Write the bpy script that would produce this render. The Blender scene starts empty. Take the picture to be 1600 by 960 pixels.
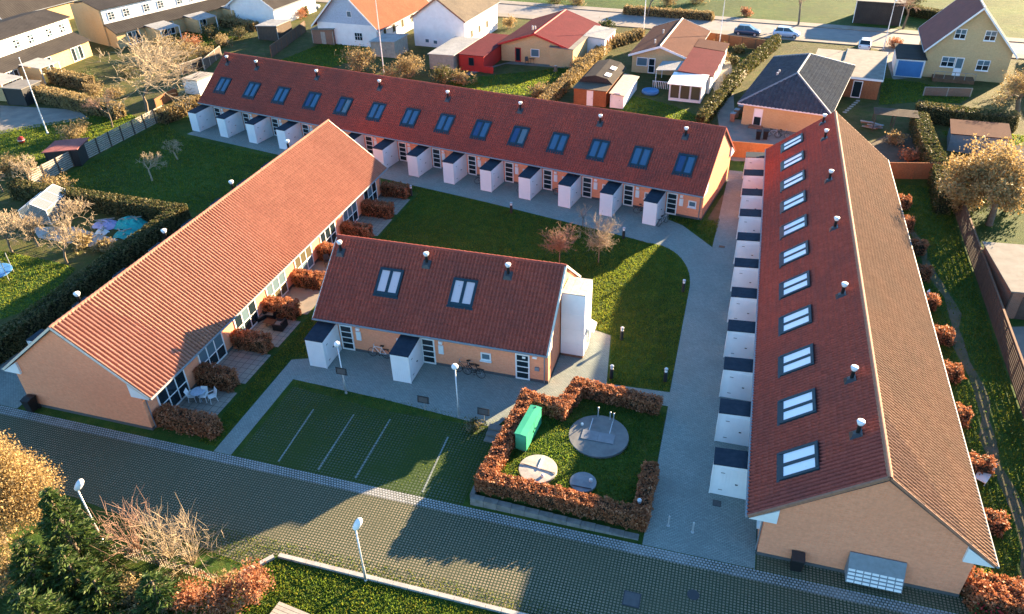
import bpy, math, random
import numpy as np
from mathutils import Vector, Matrix

# ------------------------------------------------------------------ camera, light, exposure
scn = bpy.context.scene
COL = scn.collection
FPX, PITCH, YAW, ROLL, CH = 1196.9, .59637, .29985, -.025184, 33.0

def cam_axes():
    f = np.array([-math.sin(YAW)*math.cos(PITCH), math.cos(YAW)*math.cos(PITCH), -math.sin(PITCH)])
    r = np.array([math.cos(YAW), math.sin(YAW), 0]); u = np.cross(r, f)
    return math.cos(ROLL)*r+math.sin(ROLL)*u, -math.sin(ROLL)*r+math.cos(ROLL)*u, f
CR, CU, CF = cam_axes()

def G(px, py, z=0.0):
    """photo pixel -> point on the horizontal plane at height z"""
    d = CF*FPX+CR*(px-800)+CU*(480-py)
    p = d*((z-CH)/d[2])
    return (float(p[0]), float(p[1]), z)

cd = bpy.data.cameras.new('camera'); co = bpy.data.objects.new('camera', cd); COL.objects.link(co)
cd.sensor_width = 36; cd.lens = FPX/1600*36; cd.clip_end = 2000; cd.clip_start = .5
m4 = Matrix.Identity(4)
for i in range(3):
    m4[i][0] = CR[i]; m4[i][1] = CU[i]; m4[i][2] = -CF[i]
m4[2][3] = CH
co.matrix_world = m4
scn.camera = co

SUN_EL, SUN_AZ = math.radians(13.7), math.radians(32.5)      # azimuth clockwise from +Y
W = bpy.data.worlds.new('World'); scn.world = W; W.use_nodes = True
wn = W.node_tree.nodes; wl = W.node_tree.links
sky = wn.new('ShaderNodeTexSky'); sky.sky_type = 'NISHITA'; sky.sun_disc = False
sky.sun_elevation = SUN_EL; sky.sun_rotation = SUN_AZ; sky.air_density = 1.0; sky.dust_density = .2; sky.ozone_density = 4.0
tn = wn.new('ShaderNodeMix'); tn.data_type = 'RGBA'; tn.blend_type = 'MULTIPLY'; tn.inputs[0].default_value = 1; tn.inputs[7].default_value = (.92, 1.03, 1.05, 1)   # cool tint on the whole sky, added to turn the shade bluer
wl.new(sky.outputs[0], tn.inputs[6]); wl.new(tn.outputs[2], wn['Background'].inputs[0]); wn['Background'].inputs[1].default_value = .068
sd = bpy.data.lights.new('sun', 'SUN'); so = bpy.data.objects.new('sun', sd); COL.objects.link(so)
sd.energy = 5.0; sd.angle = math.radians(.5); sd.color = (1, .73, .44)
tv = Vector((-math.sin(SUN_AZ)*math.cos(SUN_EL), -math.cos(SUN_AZ)*math.cos(SUN_EL), -math.sin(SUN_EL)))
so.rotation_euler = tv.to_track_quat('-Z', 'Y').to_euler(); so.location = (60, 95, 60)
vs = scn.view_settings
vs.view_transform = 'Standard'; vs.look = 'None'; vs.exposure = 2.9; vs.gamma = 1; vs.use_curve_mapping = False

# ------------------------------------------------------------------ materials
MATS = {}
def nmat(name, rough=.8, spec=.3, metal=0):
    m = bpy.data.materials.new(name); m.use_nodes = True; MATS[name] = m
    n = m.node_tree.nodes; b = n['Principled BSDF']
    b.inputs['Roughness'].default_value = rough; b.inputs['Metallic'].default_value = metal
    b.inputs['Specular IOR Level'].default_value = spec
    return m, n, m.node_tree.links, b
def N(n, t, **k):
    o = n.new(t)
    for a, v in k.items(): setattr(o, a, v)
    return o
def posn(n, l, coord='pos'):
    if coord == 'pos': return N(n, 'ShaderNodeNewGeometry').outputs['Position']
    return N(n, 'ShaderNodeTexCoord').outputs['Object']
def noise(n, l, vec, scale, detail=4, rough=.6):
    t = N(n, 'ShaderNodeTexNoise'); t.inputs['Scale'].default_value = scale; t.inputs['Detail'].default_value = detail
    t.inputs['Roughness'].default_value = rough; l.new(vec, t.inputs['Vector']); return t.outputs['Fac']
def ramp(n, l, fac, stops):
    r = N(n, 'ShaderNodeValToRGB'); e = r.color_ramp.elements
    while len(e) < len(stops): e.new(.5)
    for q, (p, c) in zip(e, stops): q.position = p; q.color = (*c, 1)
    l.new(fac, r.inputs[0]); return r.outputs[0]
def mixc(n, l, fac, a, b, mode='MIX'):
    x = N(n, 'ShaderNodeMix', data_type='RGBA', blend_type=mode)
    for s, v in ((x.inputs[0], fac), (x.inputs[6], a), (x.inputs[7], b)):
        if hasattr(v, 'is_linked'): l.new(v, s)
        elif isinstance(v, (int, float)): s.default_value = v
        else: s.default_value = (*v, 1)
    return x.outputs[2]
def bumpn(n, l, h, strength, dist, b):
    k = N(n, 'ShaderNodeBump'); k.inputs['Strength'].default_value = strength; k.inputs['Distance'].default_value = dist
    l.new(h, k.inputs['Height']); l.new(k.outputs[0], b.inputs['Normal'])
def M(name, c, c2=None, scale=2.0, rough=.8, bump=0, bscale=20, bdist=.03, spec=.3, metal=0, coord='pos', lo=.35, hi=.65):
    m, n, l, b = nmat(name, rough, spec, metal)
    if c2 is None: c2 = tuple(v*.82 for v in c)
    v = posn(n, l, coord)
    l.new(ramp(n, l, noise(n, l, v, scale, 6), [(lo, c), (hi, c2)]), b.inputs['Base Color'])
    if bump: bumpn(n, l, noise(n, l, v, bscale, 3), bump, bdist, b)
    return m
def brickmat(name, c1, c2, mortar, bw=.24, bh=.075, plane='wall', mort=.012, dirt=None, bump=.3, rough=.85, offset=.5, dscale=.35, coord='obj', dlo=.45, dhi=.7, damt=.6):
    m, n, l, b = nmat(name, rough, .08)
    v = posn(n, l, coord); s = N(n, 'ShaderNodeSeparateXYZ'); l.new(v, s.inputs[0])
    cb = N(n, 'ShaderNodeCombineXYZ')
    if plane == 'wall':
        a = N(n, 'ShaderNodeMath', operation='ADD'); l.new(s.outputs[0], a.inputs[0]); l.new(s.outputs[1], a.inputs[1])
        l.new(a.outputs[0], cb.inputs[0]); l.new(s.outputs[2], cb.inputs[1])
    else:
        l.new(s.outputs[0], cb.inputs[0]); l.new(s.outputs[1], cb.inputs[1])
    t = N(n, 'ShaderNodeTexBrick'); t.offset = offset
    for k, q in (('Scale', 1), ('Mortar Size', mort), ('Mortar Smooth', .2), ('Bias', 0), ('Brick Width', bw), ('Row Height', bh)): t.inputs[k].default_value = q
    for k, q in (('Color1', c1), ('Color2', c2), ('Mortar', mortar)): t.inputs[k].default_value = (*q, 1)
    l.new(cb.outputs[0], t.inputs['Vector'])
    col = t.outputs['Color']
    big = noise(n, l, v, dscale, 5)
    r = ramp(n, l, big, [(dlo, (0, 0, 0)), (dhi, (damt,)*3)])
    col = mixc(n, l, r, col, dirt or tuple(x*.75 for x in c1))
    fine = ramp(n, l, noise(n, l, v, 6, 3), [(.3, (.91,)*3), (.7, (1.05,)*3)])
    col = mixc(n, l, 1.0, col, fine, 'MULTIPLY')
    l.new(col, b.inputs['Base Color'])
    inv = N(n, 'ShaderNodeMath', operation='SUBTRACT'); inv.inputs[0].default_value = 1; l.new(t.outputs['Fac'], inv.inputs[1])
    bumpn(n, l, inv.outputs[0], bump, .02, b)
    return m
def tintval(n, l):
    a = N(n, 'ShaderNodeAttribute', attribute_name='tint'); o = N(n, 'ShaderNodeObjectInfo')
    s = N(n, 'ShaderNodeMath', operation='ADD'); l.new(a.outputs['Fac'], s.inputs[0]); l.new(o.outputs['Random'], s.inputs[1])
    f = N(n, 'ShaderNodeMath', operation='FRACT'); l.new(s.outputs[0], f.inputs[0]); return f.outputs[0]
def tilemat(name, a, b_, c_, lichen):
    m, n, l, b = nmat(name, .9, .06)
    v = posn(n, l)
    col = ramp(n, l, tintval(n, l), [(0, a), (.6, b_), (1, c_)])
    d = ramp(n, l, noise(n, l, v, .45, 6), [(.42, (0, 0, 0)), (.75, (.65,)*3)])
    col = mixc(n, l, d, col, lichen)
    d2 = ramp(n, l, noise(n, l, v, 9, 4), [(.3, (.75,)*3), (.7, (1.12,)*3)])
    col = mixc(n, l, 1.0, col, d2, 'MULTIPLY')
    l.new(col, b.inputs['Base Color']); bumpn(n, l, noise(n, l, v, 40, 2), .25, .01, b)
    return m
def leafmat(name, stops, trans=.35, rough=.6):
    m, n, l, b = nmat(name, rough, .25)
    v = posn(n, l)
    col = ramp(n, l, tintval(n, l), [(i/(len(stops)-1), s) for i, s in enumerate(stops)])
    cl = ramp(n, l, noise(n, l, v, 1.3, 2), [(.35, (.78,)*3), (.65, (1.15,)*3)])
    col = mixc(n, l, 1.0, col, cl, 'MULTIPLY')
    l.new(col, b.inputs['Base Color'])
    t = N(n, 'ShaderNodeBsdfTranslucent'); l.new(col, t.inputs[0])
    x = N(n, 'ShaderNodeMixShader'); x.inputs[0].default_value = trans
    l.new(b.outputs[0], x.inputs[1]); l.new(t.outputs[0], x.inputs[2]); l.new(x.outputs[0], n['Material Output'].inputs[0])
    return m
def ribmat(name, c, c2, pitch=.3, axis=0, strength=.6, rough=.75, sc=.6):
    """sheet or tiled covering with ribs, in the object's own axes"""
    m, n, l, b = nmat(name, .92, .06)
    v = posn(n, l, 'obj'); w = N(n, 'ShaderNodeTexWave', wave_type='BANDS', bands_direction='XYZ'[axis], wave_profile='SIN')
    w.inputs['Scale'].default_value = .314/pitch; l.new(v, w.inputs['Vector'])
    col = ramp(n, l, noise(n, l, v, sc, 6), [(.35, c), (.68, c2)])
    sp = ramp(n, l, noise(n, l, v, 5, 4), [(.3, (.8,)*3), (.7, (1.1,)*3)])
    col = mixc(n, l, 1.0, col, sp, 'MULTIPLY')
    l.new(col, b.inputs['Base Color']); bumpn(n, l, w.outputs['Fac'], strength, .05, b)
    return m
def grassmat(name, a, b_, c_, big=.12):
    m, n, l, b = nmat(name, .9, .15)
    v = posn(n, l)
    col = ramp(n, l, noise(n, l, v, 1.1, 8, .7), [(.3, a), (.5, b_), (.68, c_)])
    d = ramp(n, l, noise(n, l, v, big, 5), [(.4, (.72,)*3), (.65, (1.12, 1.1, 1.0))])
    col = mixc(n, l, 1.0, col, d, 'MULTIPLY')
    f = ramp(n, l, noise(n, l, v, 14, 3), [(.3, (.6,)*3), (.7, (1.3,)*3)])
    col = mixc(n, l, 1.0, col, f, 'MULTIPLY')
    l.new(col, b.inputs['Base Color'])
    bumpn(n, l, noise(n, l, v, 9, 5, .75), .8, .12, b)
    return m

m_grass = grassmat('grass', (.024, .068, .012), (.046, .094, .015), (.095, .115, .022))
m_wild = grassmat('garden_ground', (.045, .075, .014), (.085, .09, .026), (.13, .105, .05), .2)
m_park = brickmat('parking_paver', (.10, .12, .085), (.085, .11, .07), (.03, .055, .012), .2, .2, 'floor', .045, dirt=(.04, .068, .016), offset=0, coord='pos', dscale=.28, dlo=.38, dhi=.62, damt=.8)
m_drive = brickmat('driveway_paver', (.29, .235, .16), (.225, .19, .135), (.035, .055, .03), .17, .16, 'floor', .036, dirt=(.10, .10, .06), offset=0, coord='pos', dscale=.2, dlo=.40, dhi=.68, damt=.7, bump=.5)
m_sett = brickmat('pale_setts', (.42, .42, .40), (.30, .31, .30), (.07, .08, .06), .17, .16, 'floor', .03, offset=.5, coord='pos', bump=.6)
m_path = brickmat('path_paver', (.285, .325, .295), (.225, .265, .245), (.125, .145, .13), .21, .105, 'floor', .012, dirt=(.17, .195, .18), offset=.5, coord='pos', dscale=.5)
m_patio = brickmat('patio_slab', (.30, .27, .22), (.25, .23, .20), (.10, .10, .08), .5, .5, 'floor', .02, offset=0, coord='pos')
m_asph = M('asphalt', (.20, .19, .18), (.25, .235, .215), .6, .9, .3, 30, .01)
m_pave2 = M('gravel_paving', (.26, .23, .19), (.19, .175, .15), .8, .95, .5, 18, .02)
m_soil = M('soil', (.10, .07, .045), (.06, .05, .03), 1.5, .95, .8, 6, .06)
m_trod = M('trodden_earth', (.12, .095, .06), (.055, .065, .025), .9, .95, .6, 8, .04)
m_conc = M('concrete', (.42, .40, .36), (.30, .29, .26), 3, .85, .3, 25, .01)
m_wstone = M('wall_stone', (.20, .19, .17), (.13, .125, .11), 3, .85, .4, 12, .02)
m_tank = M('tank_lid', (.17, .175, .165), (.11, .115, .115), 1.6, .6, .2, 20, .005, spec=.5)
m_tank2 = M('tank_lid_smooth', (.21, .225, .235), (.15, .165, .18), 2.2, .5, .1, 20, .005, spec=.5)
m_brick = brickmat('salmon_brick', (.90, .34, .18), (.84, .28, .135), (.80, .36, .22), dirt=(.80, .31, .17), dscale=.5)
m_ybrick = brickmat('yellow_brick', (.64, .43, .20), (.56, .37, .165), (.50, .39, .25))
m_rbrick = brickmat('brown_brick', (.30, .15, .09), (.24, .12, .07), (.25, .2, .17))
m_plinth = M('plinth', (.10, .10, .10), None, 4)
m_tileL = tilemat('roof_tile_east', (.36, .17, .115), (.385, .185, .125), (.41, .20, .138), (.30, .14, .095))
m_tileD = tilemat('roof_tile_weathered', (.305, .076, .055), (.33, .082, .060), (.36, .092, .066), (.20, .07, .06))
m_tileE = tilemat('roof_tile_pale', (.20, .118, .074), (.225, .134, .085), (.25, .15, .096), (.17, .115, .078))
m_ridge = M('ridge_tile', (.34, .17, .105), (.26, .13, .085), 6, .8, .2, 30, .01)
m_white = M('white_paint', (.80, .80, .78), (.72, .72, .70), 1.2, .55)
m_shedw = M('white_boards', (.82, .82, .82), (.74, .75, .76), .9, .6, .12, 12, .01, coord='obj')
m_cream = M('cream_trim', (.74, .66, .54), None, 3)
m_felt = M('dark_felt', (.018, .030, .045), (.028, .042, .058), 3, .85, .2, 40, .005, spec=.12)
m_fgrey = M('grey_felt', (.20, .19, .165), (.14, .135, .12), 1.2, .9, .2, 30, .005)
m_zinc = M('zinc', (.22, .25, .27), None, 4, .6, spec=.2)
m_skyf = M('skylight_frame', (.018, .045, .062), (.014, .036, .05), 5, .5, spec=.25)
m_dark = M('dark_metal', (.03, .032, .035), None, 5, .45, spec=.5)
m_galv = M('galvanised', (.55, .57, .58), None, 8, .4, metal=.5)
m_black = M('black_plastic', (.015, .015, .016), None, 5, .5)
m_lampw = M('lamp_white', (.85, .85, .84), None, 6, .35)
m_green = M('green_cabinet', (.05, .37, .21), (.045, .32, .18), 1.5, .45)
m_red = M('red_paint', (.45, .03, .025), (.38, .03, .025), 2, .6)
m_redroof = ribmat('maroon_roof', (.115, .024, .03), (.095, .02, .026), .35, 1, .3)
m_palered = ribmat('pale_red_roof', (.34, .13, .11), (.27, .10, .09), .3, 1, .4)
m_brroof = ribmat('brown_roof', (.10, .045, .034), (.08, .037, .03), .3, 1, .4)
m_orroof = ribmat('orange_roof', (.26, .085, .05), (.21, .07, .042), .33, 1, .5)
m_dkroof = ribmat('slate_grey_roof', (.055, .05, .046), (.04, .037, .035), .4, 1, .35)
m_bkroof = ribmat('blue_black_roof', (.040, .055, .075), (.055, .07, .09), .33, 1, .7)
m_bkroof0 = ribmat('blue_black_roof_end', (.040, .055, .075), (.055, .07, .09), .33, 0, .7)
m_tanroof = ribmat('grey_brown_roof', (.15, .125, .095), (.11, .094, .075), .3, 1, .5)
m_corr = ribmat('corrugated_sheet', (.40, .40, .38), (.30, .31, .30), .15, 0, .9)
m_blueboard = ribmat('pale_blue_boards', (.42, .52, .62), (.38, .47, .57), .15, 0, .5)
m_wood = M('brown_wood', (.19, .10, .055), (.13, .07, .04), 3, .85, .3, 15, .01)
m_owood = ribmat('orange_wood', (.34, .14, .065), (.27, .11, .05), .14, 0, .4)
m_gwood = M('weathered_wood', (.40, .35, .28), (.30, .265, .22), 3, .85, .3, 15, .01)
m_dwood = M('dark_wood', (.10, .075, .055), (.07, .052, .04), 3, .85, .3, 15, .01)
m_blue = M('blue_paint', (.06, .20, .42), (.05, .17, .37), 1, .5)
m_tarp = M('teal_tarp', (.02, .42, .36), (.03, .30, .30), 4, .5, .6, 7, .06)
m_lilac = M('lilac_plastic', (.42, .40, .62), (.34, .33, .55), 4, .5, .6, 7, .06)
m_bark = M('bark', (.20, .155, .11), (.135, .105, .075), 4, .9)
m_twig = M('pale_twig', (.42, .33, .21), (.32, .25, .16), 4, .9)
m_rtwig = M('reddish_twig', (.36, .22, .15), (.28, .17, .12), 4, .9)
m_core = M('hedge_core', (.045, .032, .018), (.03, .024, .014), 5, .95, 1, 9, .1)
m_gcore = M('green_hedge_core', (.022, .028, .010), (.03, .026, .012), 5, .95, 1, 9, .1)
l_beech = leafmat('beech_leaf', [(.22, .075, .032), (.34, .125, .05), (.42, .18, .085), (.50, .26, .14)])
l_hedge = leafmat('hedge_leaf', [(.040, .060, .016), (.07, .08, .022), (.13, .11, .04), (.20, .16, .07)])
l_tan = leafmat('tan_leaf', [(.21, .15, .06), (.30, .22, .09), (.36, .27, .13)])
l_gold = leafmat('gold_leaf', [(.30, .19, .065), (.38, .26, .10), (.46, .34, .16)])
l_conif = leafmat('conifer_needle', [(.030, .062, .012), (.055, .095, .018), (.085, .12, .025)], .2)
l_green = leafmat('green_leaf', [(.035, .06, .015), (.06, .09, .02), (.10, .12, .035)])
l_blade = leafmat('grass_blade', [(.085, .155, .022), (.14, .20, .024), (.23, .235, .03)], .7)
def glassmat(name, c, rough=.08):
    m, n, l, b = nmat(name, rough, .6)
    b.inputs['Base Color'].default_value = (*c, 1); return m
g_dark = glassmat('dark_glass', (.012, .022, .028))
g_blue = glassmat('blue_glass', (.045, .12, .20))
g_blue2 = glassmat('deep_blue_glass', (.02, .06, .14))
g_pale = glassmat('pale_reflection_glass', (.86, .86, .88), .12)  # near-white base; on the east row skylights it paints in reflected bright sky
g_pink = glassmat('glass_over_pink_blind', (.62, .50, .50), .12)
g_mid = glassmat('curtained_glass', (.10, .16, .19))
g_warm = glassmat('glass_warm', (.10, .085, .05))

# ------------------------------------------------------------------ mesh helpers
class MB:
    def __init__(s): s.v = []; s.f = []
    def add(s, V, F):
        o = len(s.v); s.v += [tuple(map(float, p)) for p in V]; s.f += [tuple(i+o for i in q) for q in F]; return s
    def box(s, x0, x1, y0, y1, z0, z1):
        return s.add([(x0,y0,z0),(x1,y0,z0),(x1,y1,z0),(x0,y1,z0),(x0,y0,z1),(x1,y0,z1),(x1,y1,z1),(x0,y1,z1)],
                     [(3,2,1,0),(4,5,6,7),(0,1,5,4),(1,2,6,5),(2,3,7,6),(3,0,4,7)])
    def prism(s, poly, a0, a1, axis):
        """poly in the two other axes (x:(y,z), y:(x,z), z:(x,y)), extruded a0..a1 along axis"""
        def P(a, q):
            return {'x': (a, q[0], q[1]), 'y': (q[0], a, q[1]), 'z': (q[0], q[1], a)}[axis]
        n = len(poly); V = [P(a0, q) for q in poly]+[P(a1, q) for q in poly]
        F = [tuple(range(n)), tuple(range(2*n-1, n-1, -1))]+[(i, i+n, (i+1) % n+n, (i+1) % n) for i in range(n)]
        return s.add(V, F)
    def tube(s, pts, r, n=6, r2=None):
        pts = [Vector(p) for p in pts]; k = len(pts); V = []; F = []
        for i, p in enumerate(pts):
            d = (pts[min(i+1, k-1)]-pts[max(i-1, 0)]).normalized()
            a = d.orthogonal().normalized(); b = d.cross(a)
            rr = r if r2 is None else r+(r2-r)*i/(k-1)
            V += [p+a*rr*math.cos(t*2*math.pi/n)+b*rr*math.sin(t*2*math.pi/n) for t in range(n)]
        for i in range(k-1):
            F += [(i*n+j, i*n+(j+1) % n, (i+1)*n+(j+1) % n, (i+1)*n+j) for j in range(n)]
        F += [tuple(range(n-1, -1, -1)), tuple((k-1)*n+j for j in range(n))]
        return s.add(V, F)
    def lathe(s, prof, c=(0, 0, 0), n=14, sx=1):
        V = []; F = []
        for r, z in prof: V += [(c[0]+r*sx*math.cos(2*math.pi*j/n), c[1]+r*math.sin(2*math.pi*j/n), c[2]+z) for j in range(n)]
        for i in range(len(prof)-1): F += [(i*n+j, i*n+(j+1) % n, (i+1)*n+(j+1) % n, (i+1)*n+j) for j in range(n)]
        F += [tuple(range(n-1, -1, -1)), tuple((len(prof)-1)*n+j for j in range(n))]
        return s.add(V, F)
    def quadstrip(s, a, b, w, z): pass
    def mesh(s, name, mat, smooth=False):
        me = bpy.data.meshes.new(name); me.from_pydata(s.v, [], s.f)
        bmfix(me); me.materials.append(mat)
        if smooth: me.polygons.foreach_set('use_smooth', [True]*len(me.polygons))
        me.update(); return me
    def build(s, name, mat, par=None, loc=(0, 0, 0), rot=(0, 0, 0), smooth=False):
        return link(name, s.mesh(name, mat, smooth), par, loc, rot)
import bmesh
def bmfix(me):
    b = bmesh.new(); b.from_mesh(me); bmesh.ops.recalc_face_normals(b, faces=b.faces[:]); b.to_mesh(me); b.free()
def link(name, me, par=None, loc=(0, 0, 0), rot=(0, 0, 0)):
    o = bpy.data.objects.new(name, me); COL.objects.link(o)
    if par is not None: o.parent = par
    o.location = loc; o.rotation_euler = rot; return o
def tag(o, label=None, cat=None, group=None, kind=None):
    for k, v in (('label', label), ('category', cat), ('group', group), ('kind', kind)):
        if v: o[k] = v
    return o
def T(name, label, cat, loc=(0, 0, 0), rz=0.0, group=None):
    return tag(link(name, None, None, loc, (0, 0, rz)), label, cat, group)
_bc = {}
def box(par, name, mat, c, s, rot=(0, 0, 0)):
    """a plain piece (board, pane, rail) of a thing: centre and size"""
    k = (tuple(round(x, 3) for x in s), mat.name)
    if k not in _bc: _bc[k] = MB().box(-s[0]/2, s[0]/2, -s[1]/2, s[1]/2, -s[2]/2, s[2]/2).mesh(name, mat)
    return link(name, _bc[k], par, c, rot)
def sheet(name, mat, poly, z, kind='structure', label=None, par=None):
    me = bpy.data.meshes.new(name); me.from_pydata([(p[0], p[1], z) for p in poly], [], [tuple(range(len(poly)))])
    me.materials.append(mat); me.update()
    if me.polygons[0].normal.z < 0: me.flip_normals()
    o = link(name, me, par); return tag(o, kind=kind, label=label)
def raw(name, V, nper, mat, par=None, tint=None, faces=None, smooth=False):
    """fast mesh: V (k*nper,3); every nper vertices one polygon, or an explicit (m,q) face array"""
    V = np.asarray(V, np.float32).reshape(-1, 3); me = bpy.data.meshes.new(name)
    if faces is None: faces = np.arange(len(V)).reshape(-1, nper)
    m_, q = faces.shape
    me.vertices.add(len(V)); me.vertices.foreach_set('co', V.ravel())
    me.loops.add(m_*q); me.loops.foreach_set('vertex_index', faces.astype(np.int32).ravel())
    me.polygons.add(m_); me.polygons.foreach_set('loop_start', np.arange(0, m_*q, q, dtype=np.int32))
    if smooth: me.polygons.foreach_set('use_smooth', np.ones(m_, bool))
    me.update(calc_edges=True)
    if tint is not None:
        a = me.attributes.new('tint', 'FLOAT', 'POINT'); a.data.foreach_set('value', np.asarray(tint, np.float32))
    me.materials.append(mat)
    return link(name, me, par)
def nrm(a): return a/np.maximum(np.linalg.norm(a, axis=1, keepdims=True), 1e-6)
def leaves(name, P, size, mat, par, rng, aspect=.55, along=None, jit=1.0, tint=None):
    n = len(P); a = nrm(rng.normal(size=(n, 3)))
    if along is not None: a = nrm(along+jit*.5*a)
    b = nrm(np.cross(a, rng.normal(size=(n, 3)))); s = (size*rng.uniform(.6, 1.4, n))[:, None]
    V = np.stack([P+a*s, P+b*s*aspect, P-a*s, P-b*s*aspect], 1)
    t = np.repeat(rng.uniform(0, .95, n) if tint is None else tint, 4)
    return raw(name, V, 4, mat, par, t)
def tubes(name, segs, mat, par, n=4):
    """segs: list of (p0,p1,r0,r1)"""
    A = np.array([s[0] for s in segs], float); B = np.array([s[1] for s in segs], float)
    r0 = np.array([s[2] for s in segs])[:, None]; r1 = np.array([s[3] for s in segs])[:, None]
    d = nrm(B-A); h = np.where(np.abs(d[:, 2:3]) > .9, [[1., 0, 0]], [[0, 0, 1.]]); a = nrm(np.cross(d, h)); b = np.cross(d, a)
    ring0 = []; ring1 = []
    for j in range(n):
        c, s_ = math.cos(2*math.pi*j/n), math.sin(2*math.pi*j/n)
        ring0.append(A+(a*c+b*s_)*r0); ring1.append(B+(a*c+b*s_)*r1)
    V = np.stack(ring0+ring1, 1); k = len(segs)
    base = (np.arange(k)*2*n)[:, None]
    F = np.concatenate([base+np.array([[j, (j+1) % n, n+(j+1) % n, n+j]]) for j in range(n)])
    return raw(name, V, 0, mat, par, None, F)

# ------------------------------------------------------------------ plants
def grow(rng, h, levels=4, kids=(3, 4), trunk=.3, ang=(25, 55), r=.09, up=.25, ratio=.68):
    big = []; twig = []; ends = []
    def rec(p, d, L, r, lv):
        k = 3 if lv == 0 else 2
        for i in range(k):
            d = (d+Vector(rng.normal(0, .10+.03*lv, 3))+Vector((0, 0, up*.15))).normalized()
            q = p+d*(L/k); rr = r*(1-.25/k)
            (big if lv <= 1 else twig).append((tuple(p), tuple(q), r, rr)); p, r = q, rr
            if lv >= 1 and lv < levels and i < k-1:
                for _ in range(1):
                    dd = turn(d, rng.uniform(*ang)); rec(p, dd, L*ratio*.8, r*.5, lv+1)
        if lv < levels:
            for _ in range(rng.integers(kids[0], kids[1]+1)):
                rec(p, turn(d, rng.uniform(*ang)), L*ratio*rng.uniform(.8, 1.15), r*.62, lv+1)
        else: ends.append(tuple(p))
    def turn(d, a):
        ax = d.orthogonal().normalized(); ax.rotate(Matrix.Rotation(rng.uniform(0, 6.283), 3, d))
        e = d.copy(); e.rotate(Matrix.Rotation(math.radians(a), 3, ax)); e.z += up*.4; return e.normalized()
    rec(Vector((0, 0, -.05)), Vector((rng.normal(0, .04), rng.normal(0, .04), 1)), h*trunk, r, 0)
    return big, twig, ends
def bare_tree(label, loc, h, seed, mat=None, levels=4, trunk=.3, ang=(25, 55), r=.09, kids=(3, 4), leafmat_=None, leafn=0, leafs=.12, spread=.25, group=None, name='bare_tree', cat='tree', up=.25, ratio=.68, twr=1.0, bark=None, wide=1.0):
    rng = np.random.default_rng(seed); t = T(name, label, cat, loc, 0, group)
    big, twig, ends = grow(rng, h, levels, kids, trunk, ang, r, up, ratio)
    zs = max(e[2] for e in ends); k = h/zs
    kk = np.array([k*wide, k*wide, k])
    sc = lambda S: [(tuple(np.array(a)*kk), tuple(np.array(b)*kk), max(c*k, .012*twr), max(d*k, .010*twr)) for a, b, c, d in S]
    tubes('trunk', sc(big), bark or m_bark, t, 6)
    if leafmat_ is None:
        tubes('crown', sc(twig), mat or m_twig, t, 3)
    else:
        tubes('twigs', sc(twig), mat or m_twig, t, 3)
        E_ = np.array(ends)*kk; P = E_[rng.integers(0, len(E_), leafn)]+np.clip(rng.normal(0, spread, (leafn, 3)), -1.25*spread, 1.25*spread)
        P[:, 2] = np.maximum(P[:, 2], .15)
        leaves('crown', P, leafs, leafmat_, t, rng)
    return t
def shrub(label, loc, r, h, seed, lm, n=1500, ls=.1, name='shrub', cat='shrub', group=None, tw=m_twig, stems=16):
    """many-stemmed bush: fan of stems carrying leaf clumps"""
    rng = np.random.default_rng(seed); t = T(name, label, cat, loc, 0, group); S = []; ends = []
    for i in range(stems):
        a = rng.uniform(0, 6.283); q = rng.uniform(.2, 1)
        p = Vector((.12*math.cos(a), .12*math.sin(a), -.03)); tip = Vector((r*q*math.cos(a), r*q*math.sin(a), h*math.sqrt(max(.05, 1-q*q*.7))*rng.uniform(.75, 1.05)))
        prev = p; n_ = n
        for k in range(1, 5):
            f = k/4; c = p.lerp(tip, f)+Vector((rng.normal(0, .05*r), rng.normal(0, .05*r), .12*h*math.sin(f*3.14)))
            rs = .03 if n else .018; S.append((tuple(prev), tuple(c), rs*(1.15-f), rs*(1.0-f)+.005))
            if k >= 2:
                for _ in range(5 if n else 2):
                    e = c+Vector(rng.normal(0, .22*r, 3)*(1 if n else .8))+((tip-p)*.12 if not n else Vector((0, 0, 0)))+Vector((0, 0, .1*h)); e.z = max(e.z, .1); S.append((tuple(c), tuple(e), .012 if n else .009, .005)); ends.append(tuple(e))
            prev = c
    tubes('stems', S, tw, t, 4)
    if n:
        E_ = np.array(ends); P = E_[rng.integers(0, len(E_), n)]+rng.normal(0, .13*max(r, h)*.7, (n, 3)); P[:, 2] = np.maximum(P[:, 2], .06)
        leaves('crown', P, ls, lm, t, rng)
    return t
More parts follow.
